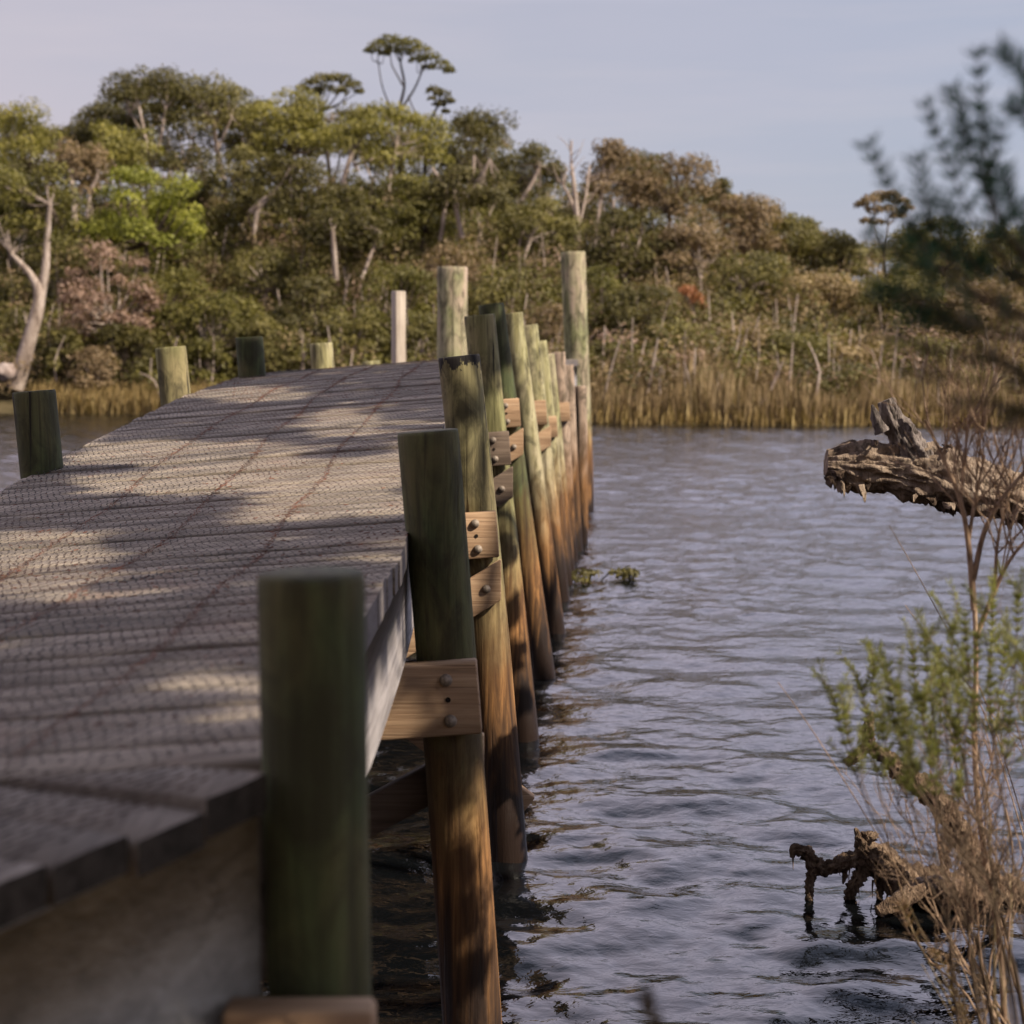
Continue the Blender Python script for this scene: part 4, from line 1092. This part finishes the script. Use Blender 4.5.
for S_ in tops:
    for _ in range(7):
        q = S_[int(len(S_) * (.35 + .6 * rg.random()))]; d = np.array([rg.normal() * .6, rg.normal() * .4, 1.0])
        twigs(tw, q, d, .13 + .07 * rg.random(), .0028, 2, rg, .3, 3)
# brittle lower stems
for (a_, b_) in [(905, 800), (930, 770), (952, 745), (970, 720), (1000, 700), (1015, 720), (890, 850), (935, 830), (985, 740), (1020, 650), (960, 790), (915, 880)]:
    S_ = st([(1010 + rg.normal() * 18, 1060), (1010 * .7 + a_ * .3 + rg.normal() * 14, 1060 * .7 + b_ * .3), (1010 * .35 + a_ * .65 + rg.normal() * 13, 1060 * .35 + b_ * .65 + rg.normal() * 12), (a_, b_)], .0040, .0016, rg.normal() * .2)
    for _ in range(8):
        q = S_[int(len(S_) * (.4 + .55 * rg.random()))]; twigs(tw, q, np.array([rg.normal() * .6 - .15, rg.normal() * .4, 1.0]), .09 + .08 * rg.random(), .0018, 2, rg, .3, 3)
tw.build('stems', M['twig_red'], root)

# green leafy shrub
rg = np.random.default_rng(42); Yg = 3.7
root = empty('green_shrub', (at(1005, 1024, Yg)[0], Yg, .3)); tag(root, 'bushy green shrub with narrow leaves at the right edge above the sunken snag', 'shrub')
tw, lf = MB(), MB()
tips = [(835, 700), (845, 712), (862, 690), (872, 672), (888, 668), (898, 690), (912, 655), (925, 640), (938, 652), (952, 630), (965, 618), (978, 640), (992, 610), (1005, 650), (1018, 600),
        (880, 720), (900, 730), (922, 700), (940, 690), (958, 680), (975, 700), (990, 680), (1010, 700), (1025, 660), (930, 735), (955, 730), (905, 712), (868, 715)]
for i, (a_, b_) in enumerate(tips):
    dy = rg.normal() * .22; s_ = (a_ * .6 + 985 * .4 + rg.normal() * 12, b_ + 95 + 50 * rg.random())
    j_ = i % 7; P_ = [at(1000 + 14 * j_, 1240, Yg + (j_ % 3 - 1) * .1), at(948 + 15 * j_ + 6 * (j_ % 2), 925 + 12 * (j_ % 3), Yg + (j_ % 3 - 1) * .1), at(*s_, Yg + dy * .7), at(a_ * .8 + s_[0] * .2, b_ + 42, Yg + dy), at(a_, b_, Yg + dy)]
    shoot(tw, lf, P_, .0026, 260, .021, .0026, rg, .5 + .2 * rg.normal(), .66, .6)
    for _ in range(4):
        t = .62 + .3 * rg.random(); q = P_[3] * (1 - t) + P_[4] * t if t > .8 else P_[2] * (1 - t) + P_[3] * t
        e = q + np.array([rg.normal() * .035 - .012, rg.normal() * .04, .055 + .05 * rg.random()])
        shoot(tw, lf, [q, (q + e) / 2 + rg.normal(size=3) * .006, e], .0016, 85, .019, .0024, rg, .5 + .2 * rg.normal(), .1, .6)
tw.build('stems', M['twig_dark'], root); lf.build('leaves', M['needle'], root)

# tall grass culms
rg = np.random.default_rng(43)
for i, (path, Yc, lab) in enumerate([([(889, 525), (912, 565), (945, 625), (985, 700)], 5.6, 'long thin grass stalk slanting up in front of the water below the log'),
                            ([(905, 605), (925, 632), (950, 665), (985, 715)], 5.4, 'shorter thin grass stalk slanting beside the longest one'),
                            ([(778, 682), (812, 730), (850, 790), (905, 880), (960, 960)], 4.6, 'lowest and longest thin grass stalk crossing the water left of the green shrub')]):
    P_ = spline([at(a_, b_, Yc) for a_, b_ in path] + [at(path[-1][0] + 50, path[-1][1] + 160, Yc)], 20); mb = MB(); tube(mb, P_, np.linspace(.0010, .0024, 20), 5, .6)
    tag(mb.build('grass_stalk', M['twig']), lab, 'grass stalk')

# rushes at the lower right corner
mb = MB(); lf = MB(); rg = np.random.default_rng(44); Yr = 4.0
root = empty('rush_clump', (at(1010, 1024, Yr)[0], Yr, .4)); tag(root, 'clump of dry brownish rush stems in the lower right corner', 'rushes')
for i in range(9):
    a_ = 880 + 150 * rg.random(); b_ = 780 + 200 * rg.random() + (1000 - a_) * .5; 
    if a_ < 930 and b_ < 880: b_ += 60
    P_ = [at(1000 + rg.normal() * 22, 1130, Yr), at((a_ + 1000) / 2 + rg.normal() * 6, (b_ + 1130) / 2, Yr + rg.normal() * .1), at(a_, b_, Yr + rg.normal() * .2)]
    tube(mb, spline(P_, 10), np.linspace(.0032, .0010, 10), 5, .2 + .7 * rg.random())
for (a_, b_) in [(900, 905), (935, 950), (950, 990)]:
    shoot(mb, lf, [at(1000, 1100, Yr), at(a_ + 20, b_ + 40, Yr), at(a_, b_, Yr)], .003, 60, .03, .005, rg, .4, .5)
mb.build('stems', M['twig_mid'], root); lf.build('leaves', M['dry_leaf'], root)

# close blurred tea-tree twigs
rg = np.random.default_rng(45); Yt = 2.05
root = empty('tea_tree', (.95, 1.45, 1.1)); tag(root, 'dark blurred tea-tree sprigs close to the lens at the upper right', 'shrub')
tw, lf = MB(), MB()
SPR = [((1075, 330), (960, 285), (905, 215), (870, 150)), ((1075, 330), (975, 290), (930, 220), (919, 165)), ((1075, 320), (1000, 260), (955, 180), (928, 110)),
       ((1080, 310), (1010, 240), (985, 150), (977, 60)), ((1080, 310), (1005, 230), (970, 150), (953, 95)), ((1090, 250), (1060, 150), (1035, 85), (1004, 52)),
       ((1090, 250), (1065, 190), (1040, 130), (1014, 106)), ((1080, 330), (1010, 270), (990, 200), (1000, 130)), ((1080, 340), (980, 300), (920, 270), (875, 235)),
       ((1080, 350), (980, 330), (920, 305), (880, 290)), ((1080, 350), (1000, 300), (965, 250), (945, 205)), ((1090, 330), (1040, 270), (1015, 210), (1005, 175)),
       ((1080, 360), (1010, 330), (950, 320), (905, 318)), ((1080, 330), (1020, 290), (960, 255), (915, 235))]
for i, sp in enumerate(SPR):
    dy = rg.normal() * .08
    P_ = [at(*q, Yt + dy * k_) for q, k_ in zip(sp, (0, .5, 1, 1))]
    shoot(tw, lf, P_, .0026, 270, .022, .0023, rg, .4, .45, .75)
    for _ in range(2):
        t = rg.random(); q = P_[1] * (1 - t) + P_[2] * t; e = q + np.array([rg.normal() * .018 - .01, rg.normal() * .03, .035 + .03 * rg.random()])
        shoot(tw, lf, [q, (q + e) / 2, e], .0012, 60, .018, .0022, rg, .4, .1, .8)
lo = MB()
for sp in [((1080, 390), (980, 360), (920, 345), (878, 335)), ((1080, 400), (1000, 385), (940, 375), (900, 372)), ((1080, 400), (1010, 370), (970, 340), (940, 318)), ((1080, 420), (1020, 410), (985, 400), (955, 404)),
           ((1085, 420), (1040, 390), (1010, 365), (985, 350)), ((1085, 430), (1050, 425), (1025, 415), (1005, 420)), ((1080, 380), (1000, 340), (950, 310), (905, 296)), ((1085, 400), (1045, 360), (1020, 330), (1000, 312))]:
    P_ = [at(*q, Yt - .1 + rg.normal() * .03) for q in sp]
    shoot(tw, lo, P_, .0022, 130, .020, .0023, rg, .35, .2, .8)
lo.build('older_leaves', M['needle_old'], root)
tube(tw, spline([(.95, 1.45, 1.1), (.85, 1.5, 2.2), at(1075, 330, Yt)], 10), np.linspace(.012, .005, 10), 7, .4)
tw.build('stems', M['twig_dark'], root); lf.build('leaves', M['needle_dark'], root)
# a dead leaf tip low and close
mb = MB(); tw = MB(); rg = np.random.default_rng(46)
root = empty('seedling', (.145, 1.7, 1.3)); tag(root, 'blurred dark twig tip poking up at the bottom edge, right of the jetty', 'twig')
shoot(tw, mb, [at(668, 1090, 1.7), at(660, 1040, 1.7), at(647, 998, 1.7)], .0035, 120, .016, .005, rg, .2, .35, .6)
tw.build('stem', M['twig_dark'], root); mb.build('leaves', M['bark_dark'], root)

# weed afloat beside the far posts
for i, (a_, b_, w_, lab) in enumerate([(582, 580, 26, 'larger clump of green weed afloat beside the far jetty posts'), (626, 581, 14, 'small ring of green weed afloat right of the larger clump')]):
    Yw = 2.6 * FPX / (b_ - HOR) ; mb = MB(); rg = np.random.default_rng(60 + i); c_ = at(a_, b_, Yw); c_[2] = .02
    for q in range(9 if i < 2 else 3):
        w2 = w_ / FPX * Yw; p = c_ + np.array([rg.normal() * w2 * .4, rg.normal() * .25 * (w2 * 3), 0]); e = p + np.array([rg.normal() * w2 * .4, rg.normal() * .1, .02 + .07 * rg.random()]) * (1 if i < 2 else .4)
        S_ = spline([p - np.array([0, 0, .05]), (p + e) / 2 + np.array([0, 0, .06]), e], 6); tube(mb, S_, .008 if i < 2 else .003, 5, .5)
        clump(mb, e, np.array((.08, .08, .04)) * (1 if i < 2 else .3), 16, .07 if i < 2 else .02, rg, .6)
    tag(mb.build('water_weed', M['f_dark'] if i < 2 else M['f_dark']), lab, 'water weed')

# ------------------------------------------------------------------ shade trees on the near bank (out of frame, they dapple the deck)
LIT = [(40, 566, 92, 36), (205, 466, 150, 26), (335, 500, 90, 36), (262, 394, 62, 6), (352, 424, 55, 15), (98, 446, 36, 6), (115, 480, 45, 14), (190, 690, 40, 8), (400, 470, 40, 25), (395, 548, 26, 12)]
rg = np.random.default_rng(51); clumps = []
def lit_here(P_):
    x, y_ = proj(P_)
    gx_, gy_ = .06 * FPX / P_[1], .06 * FPX / P_[1] * .25
    return any(((x - a_) / (c_ + gx_)) ** 2 + ((y_ - b_) / (d_ + gy_)) ** 2 < 1 for a_, b_, c_, d_ in LIT)
for y_ in np.arange(1.2, 18, .2):
    for u_ in np.arange(-.05, 2.1, .2):
        P_ = deck_pt(u_ + rg.normal() * .05, max(y_, 2.2) + rg.normal() * .05); P_[1] += min(0, y_ - 2.2)
        if y_ > 2.2 and lit_here(P_): continue
        if y_ > 12 and rg.random() < .3: continue
        if y_ > 13.2 and .35 < u_ < 1.4: continue
        if rg.random() < .02: continue
        clumps.append((P_ + SUN * (6.3 + 1.5 * rg.random()), .15 + .05 * rg.random()))
for key, f0, f1 in ((1, .35, 1.0), (2, .55, 1.0), (5, .86, 1.0), (4, .93, 1.0)):
    top, base, ax = POSTS[key]
    for f in np.arange(f0, f1 + .01, .07):
        P_ = base + (top - base) * f
        for q in range(2): clumps.append((P_ + SUN * (7.4 + 2.5 * rg.random()) + rg.normal(size=3) * .05, .18))
for px_, py_ in ((120, 950), (220, 900), (60, 1000), (230, 980), (150, 880)):           # the near stringer face
    for q in range(2): clumps.append((at(px_, py_, 2.6) + SUN * (7.4 + 2.5 * rg.random()), .24))
for px_ in (880, 920, 960, 1000, 1030):                              # the close tea-tree
    for py_ in (100, 170, 240, 310):
        clumps.append((at(px_, py_, 2.05) + SUN * (6.5 + 2 * rg.random()) + rg.normal(size=3) * .05, .12))
for f in np.arange(.72, 1.01, .06):
    top, base, ax = LP[1]; clumps.append((base + (top - base) * f + SUN * (6.6 + rg.random()), .17)); clumps.append((base + (top - base) * f + SUN * (6.6 + rg.random()) + rg.normal(size=3) * .05, .15))
for pts_, Yp in (([(426, 770), (430, 820), (436, 880), (444, 940), (452, 1000)], 5.6), ([(500, 560), (508, 610), (512, 660), (518, 710)], 10.9)):
    for px_, py_ in pts_:
        for q in range(2): clumps.append((at(px_, py_, Yp) + SUN * (4.6 + 1.0 * rg.random()) + rg.normal(size=3) * .02, .085))
TR = [(np.array([8.2, -.8]), 'old shade gum on the near bank whose crown dapples the approach'), (np.array([8.6, 3.8]), 'shade gum on the near bank behind the fallen log'),
      (np.array([9.0, 9.5]), 'farthest shade gum on the right bank beyond the fallen log')]
def axpt(p, f): return p[1] + (p[0] - p[1]) * f
KEEP = [axpt(LP[4], f) for f in (.9, .95, 1)] + [axpt(LP[2], f) for f in (.88, .94, 1)] + [axpt(POSTS[q], f) for q in (6, 7, 8, 9) for f in np.arange(.5, 1.01, .07)] + [axpt(POSTS[3], f) for f in np.arange(.62, 1.01, .05)] \
       + [at(x_, y_, 8.25) for x_, y_ in ((470, 520), (488, 520), (478, 548), (480, 580), (492, 575))] + [at(512, 410, 12.9), at(514, 442, 12.9), at(500, 445, 10.8)]
def clear(P_, r): 
    for L in KEEP:
        d = P_ - L; t = d @ SUN
        if t > 0 and np.linalg.norm(d - t * SUN) < r + .10: return False
    return True
clumps = [c for c in clumps if clear(*c)]
groups = [[] for _ in TR]
for P_, r in clumps:
    groups[int(np.argmin([np.linalg.norm(P_[:2] - np.array([-2.2, 0]) - t_ * np.array([1, 1])) for t_, _ in TR]))].append((P_, r))
for (t_, lab), gset in zip(TR, groups):
    if not gset: continue
    gz = float(bank_z(np.array(t_[0]), np.array(t_[1])))
    root = empty('shade_tree', (t_[0], t_[1], gz)); tag(root, lab, 'tree')
    cr, tk = MB(), MB(); C_ = np.array([p for p, _ in gset]); cen = C_.mean(0)
    fork = np.array([t_[0] - .4, t_[1], gz + 3.6])
    tube(tk, spline([(t_[0], t_[1], gz - .2), (t_[0] + .15, t_[1] + .1, gz + 1.8), fork], 14), np.linspace(.20, .14, 14), 14, .5)
    nl = 7; hubs = C_[rg.choice(len(C_), min(nl, len(C_)), replace=False)] 
    mids = []
    for hb in hubs:
        m_ = fork + (hb - fork) * .8 + np.array([0, 0, .3]); S_ = spline([fork, (fork + m_) / 2 + rg.normal(size=3) * .2, m_], 9); tube(tk, S_, np.linspace(.075, .022, 9), 7, .5); mids.append(m_)
    for q, (p, r) in enumerate(gset):
        clump(cr, p, (r, r, r * .8), int(max(190 * (r / .2) ** 2, 60)), .085, rg, .3 + .4 * rg.random(), 0, .35, .1)
        if q % 2 == 0:
            m_ = mids[int(np.argmin([np.linalg.norm(p - e) for e in mids]))]; tube(tk, spline([m_, (m_ + p) / 2 + rg.normal(size=3) * .06, p], 5), np.linspace(.012, .004, 5), 5, .5)
    cr.build('crown', M['f_olive'], root); tk.build('trunk', M['bark_brown'], root)

# unseen gums added behind and above the camera to block sky light
for (tx, ty, hx, hy, hw, hz, nn, lab) in [(-5.5, -3.5, -2.5, -1.5, 3.6, 8.6, 90, 'unseen tall gum added to block sky light behind the viewer, left of the jetty approach'),
                                          (3.4, -5.5, .6, -3.6, 4.2, 9.0, 90, 'unseen tall gum added to block sky light straight behind the viewer')]:
    gz = float(bank_z(np.array(tx), np.array(ty))); root = empty('shade_tree', (tx, ty, gz)); tag(root, lab, 'tree'); cr, tk = MB(), MB()
    fork = np.array([tx * .9 + hx * .1, ty * .9 + hy * .1, 5.0]); tube(tk, spline([(tx, ty, gz - .2), (tx + .2, ty, 2.6), fork], 14), np.linspace(.26, .18, 14), 14, .5)
    for q in range(nn):
        d = rg.normal(size=3); d /= np.linalg.norm(d); p = np.array([hx, hy, hz]) + d * np.array([hw, hw, 1.5]) * rg.random() ** .4
        if p[0] > 2.4: p[0] = 2.4 - rg.random()
        if p[1] > 3.2: p[1] = 3.2 - rg.random()
        p[2] = max(p[2], 7.4); r = .5 + .3 * rg.random(); clump(cr, p, (r, r, r * .7), 130, .15, rg, .5, 0, .35, .2)
        if q % 3 == 0: tube(tk, spline([fork, (fork + p) / 2 + rg.normal(size=3) * .3, p], 7), np.linspace(.06, .012, 7), 6, .5)
    for q in range(60):      # lower skirts behind the viewer
        p = np.array([tx + rg.normal() * 2.6, min(ty + rg.normal() * 1.2, -2.6), 2.5 + 5 * rg.random()]); r = .6 + .3 * rg.random(); clump(cr, p, (r, r, r * .7), 120, .16, rg, .5, 0, .35, .2)
    cr.build('crown', M['f_olive'], root); tk.build('trunk', M['bark_brown'], root)

# ------------------------------------------------------------------ sky, sun, camera
w = bpy.data.worlds.new('World'); scene.world = w; w.use_nodes = True; nt = w.node_tree; nt.nodes.clear()
out = nt.nodes.new('ShaderNodeOutputWorld'); bg = nt.nodes.new('ShaderNodeBackground'); sky = nt.nodes.new('ShaderNodeTexSky')
sky.sky_type = 'NISHITA'; sky.sun_disc = False; sky.sun_elevation = SUN_EL; sky.sun_rotation = SUN_AZ
sky.air_density = 1.0; sky.dust_density = 1.5; sky.ozone_density = 1.5
STR = .073
tc = nt.nodes.new('ShaderNodeTexCoord'); mp = nt.nodes.new('ShaderNodeMapping'); mp.inputs['Scale'].default_value = (1.2, 1.2, 5)
mp.inputs['Location'].default_value = (.3, 0, .2)
nz = nt.nodes.new('ShaderNodeTexNoise'); nz.inputs['Scale'].default_value = 2.2; nz.inputs['Detail'].default_value = 6; nz.inputs['Roughness'].default_value = .55
sep = nt.nodes.new('ShaderNodeSeparateXYZ')
L_ = nt.links.new
L_(tc.outputs['Generated'], mp.inputs['Vector']); L_(mp.outputs['Vector'], nz.inputs['Vector']); L_(tc.outputs['Generated'], sep.inputs[0])
mr = nt.nodes.new('ShaderNodeMapRange'); mr.inputs[1].default_value = .3; mr.inputs[2].default_value = .7; mr.inputs[3].default_value = .72; mr.inputs[4].default_value = .95
L_(nz.outputs['Fac'], mr.inputs[0])
mx = nt.nodes.new('ShaderNodeMix'); mx.data_type = 'RGBA'
mr2 = nt.nodes.new('ShaderNodeMapRange'); mr2.inputs[1].default_value = -.35; mr2.inputs[2].default_value = .35
L_(sep.outputs[0], mr2.inputs[0])
veil = nt.nodes.new('ShaderNodeMix'); veil.data_type = 'RGBA'
veil.inputs[6].default_value = (6.0, 5.35, 5.95, 1); veil.inputs[7].default_value = (4.35, 4.75, 6.0, 1)
L_(mr2.outputs[0], veil.inputs[0])
L_(mr.outputs[0], mx.inputs[0]); L_(sky.outputs[0], mx.inputs[6])
m2 = nt.nodes.new('ShaderNodeMapping'); m2.inputs['Scale'].default_value = (1.6, 1.6, 17); m2.inputs['Rotation'].default_value = (0, .05, 0); L_(tc.outputs['Generated'], m2.inputs['Vector'])
n2_ = nt.nodes.new('ShaderNodeTexNoise'); n2_.inputs['Scale'].default_value = 2.0; n2_.inputs['Detail'].default_value = 7; n2_.inputs['Roughness'].default_value = .6; L_(m2.outputs['Vector'], n2_.inputs['Vector'])
r2_ = nt.nodes.new('ShaderNodeMapRange'); L_(n2_.outputs['Fac'], r2_.inputs[0])
for i_, q in enumerate((.44, .76, 0.0, .32)): r2_.inputs[1 + i_].default_value = q
stk = nt.nodes.new('ShaderNodeMix'); stk.data_type = 'RGBA'; L_(r2_.outputs[0], stk.inputs[0]); L_(veil.outputs[2], stk.inputs[6]); stk.inputs[7].default_value = (7.0, 6.2, 6.5, 1)
L_(stk.outputs[2], mx.inputs[7])
cr_ = nt.nodes.new('ShaderNodeValToRGB'); L_(sep.outputs[2], cr_.inputs['Fac']); e_ = cr_.color_ramp.elements
SKYB = [(0.0, (1.02, 1, 1)), (.19, (1, 1, 1)), (.27, (3.65, 3.3, 3.35)), (.50, (3.55, 3.3, 3.4)), (.68, (2.0, 2.1, 2.35)), (.80, (.60, .68, .82)), (1.0, (.34, .39, .48))]
while len(e_) < len(SKYB): e_.new(.5)
for q, (p_, c_) in zip(e_, SKYB): q.position = p_; q.color = (*c_, 1)
mr3 = nt.nodes.new('ShaderNodeMapRange'); mr3.interpolation_type = 'SMOOTHSTEP'; L_(sep.outputs[1], mr3.inputs[0])
for i_, q in enumerate((-.35, .35, .42, 1.0)): mr3.inputs[1 + i_].default_value = q
vb = nt.nodes.new('ShaderNodeVectorMath'); vb.operation = 'MULTIPLY'; L_(mx.outputs[2], vb.inputs[0]); L_(cr_.outputs['Color'], vb.inputs[1])
vm = nt.nodes.new('ShaderNodeVectorMath'); vm.operation = 'SCALE'; L_(vb.outputs[0], vm.inputs[0]); L_(mr3.outputs[0], vm.inputs['Scale'])
L_(vm.outputs[0], bg.inputs['Color']); bg.inputs['Strength'].default_value = STR; L_(bg.outputs[0], out.inputs[0])

sl_ = bpy.data.lights.new('sun', 'SUN'); sl_.energy = 5.0; sl_.angle = math.radians(.5); sl_.color = (1.0, .88, .72)
so = bpy.data.objects.new('sun', sl_); COL.objects.link(so); so.rotation_euler = Vector(SUN).to_track_quat('Z', 'Y').to_euler(); so.location = (20, -10, 25)

cd = bpy.data.cameras.new('camera'); cam = bpy.data.objects.new('camera', cd); COL.objects.link(cam); scene.camera = cam
cam.location = (0, 0, CAMZ); cam.rotation_euler = (math.pi / 2 - PITCH, 0, 0)
cd.sensor_fit = 'HORIZONTAL'; cd.sensor_width = 36; cd.lens = 36 * FPX / 1024; cd.clip_start = .05; cd.clip_end = 3000
cd.dof.use_dof = True; cd.dof.focus_distance = 7.2; cd.dof.aperture_fstop = 3.0; cd.dof.aperture_blades = 7

scene.render.engine = 'CYCLES'
cy = scene.cycles; cy.use_denoising = True
try: cy.denoiser = 'OPENIMAGEDENOISE'; cy.denoising_input_passes = 'RGB_ALBEDO_NORMAL'
except Exception: pass
cy.max_bounces = 6; cy.diffuse_bounces = 3; cy.glossy_bounces = 3; cy.transmission_bounces = 3; cy.use_adaptive_sampling = True; cy.adaptive_threshold = .015
cy.caustics_reflective = False; cy.caustics_refractive = False; cy.sample_clamp_indirect = 4
vs = scene.view_settings; vs.view_transform = 'Standard'; vs.look = 'None'; vs.exposure = .52; vs.gamma = 1

# repeats of one kind share a group
GROUPS = {'gum_tree': 'gum trees on the far hillside', 'bush': 'bushes along the foot of the far hill', 'grass_stalk': 'thin grass stalks in front of the water',
          'water_weed': 'weed afloat beside the far posts', 'shade_tree': 'shade gums on the near bank', 'mooring_pile': 'tall piles at the far end of the jetty'}
for o in scene.objects:
    g = GROUPS.get(o.name.split('.')[0])
    if g and o.parent is None: o['group'] = g
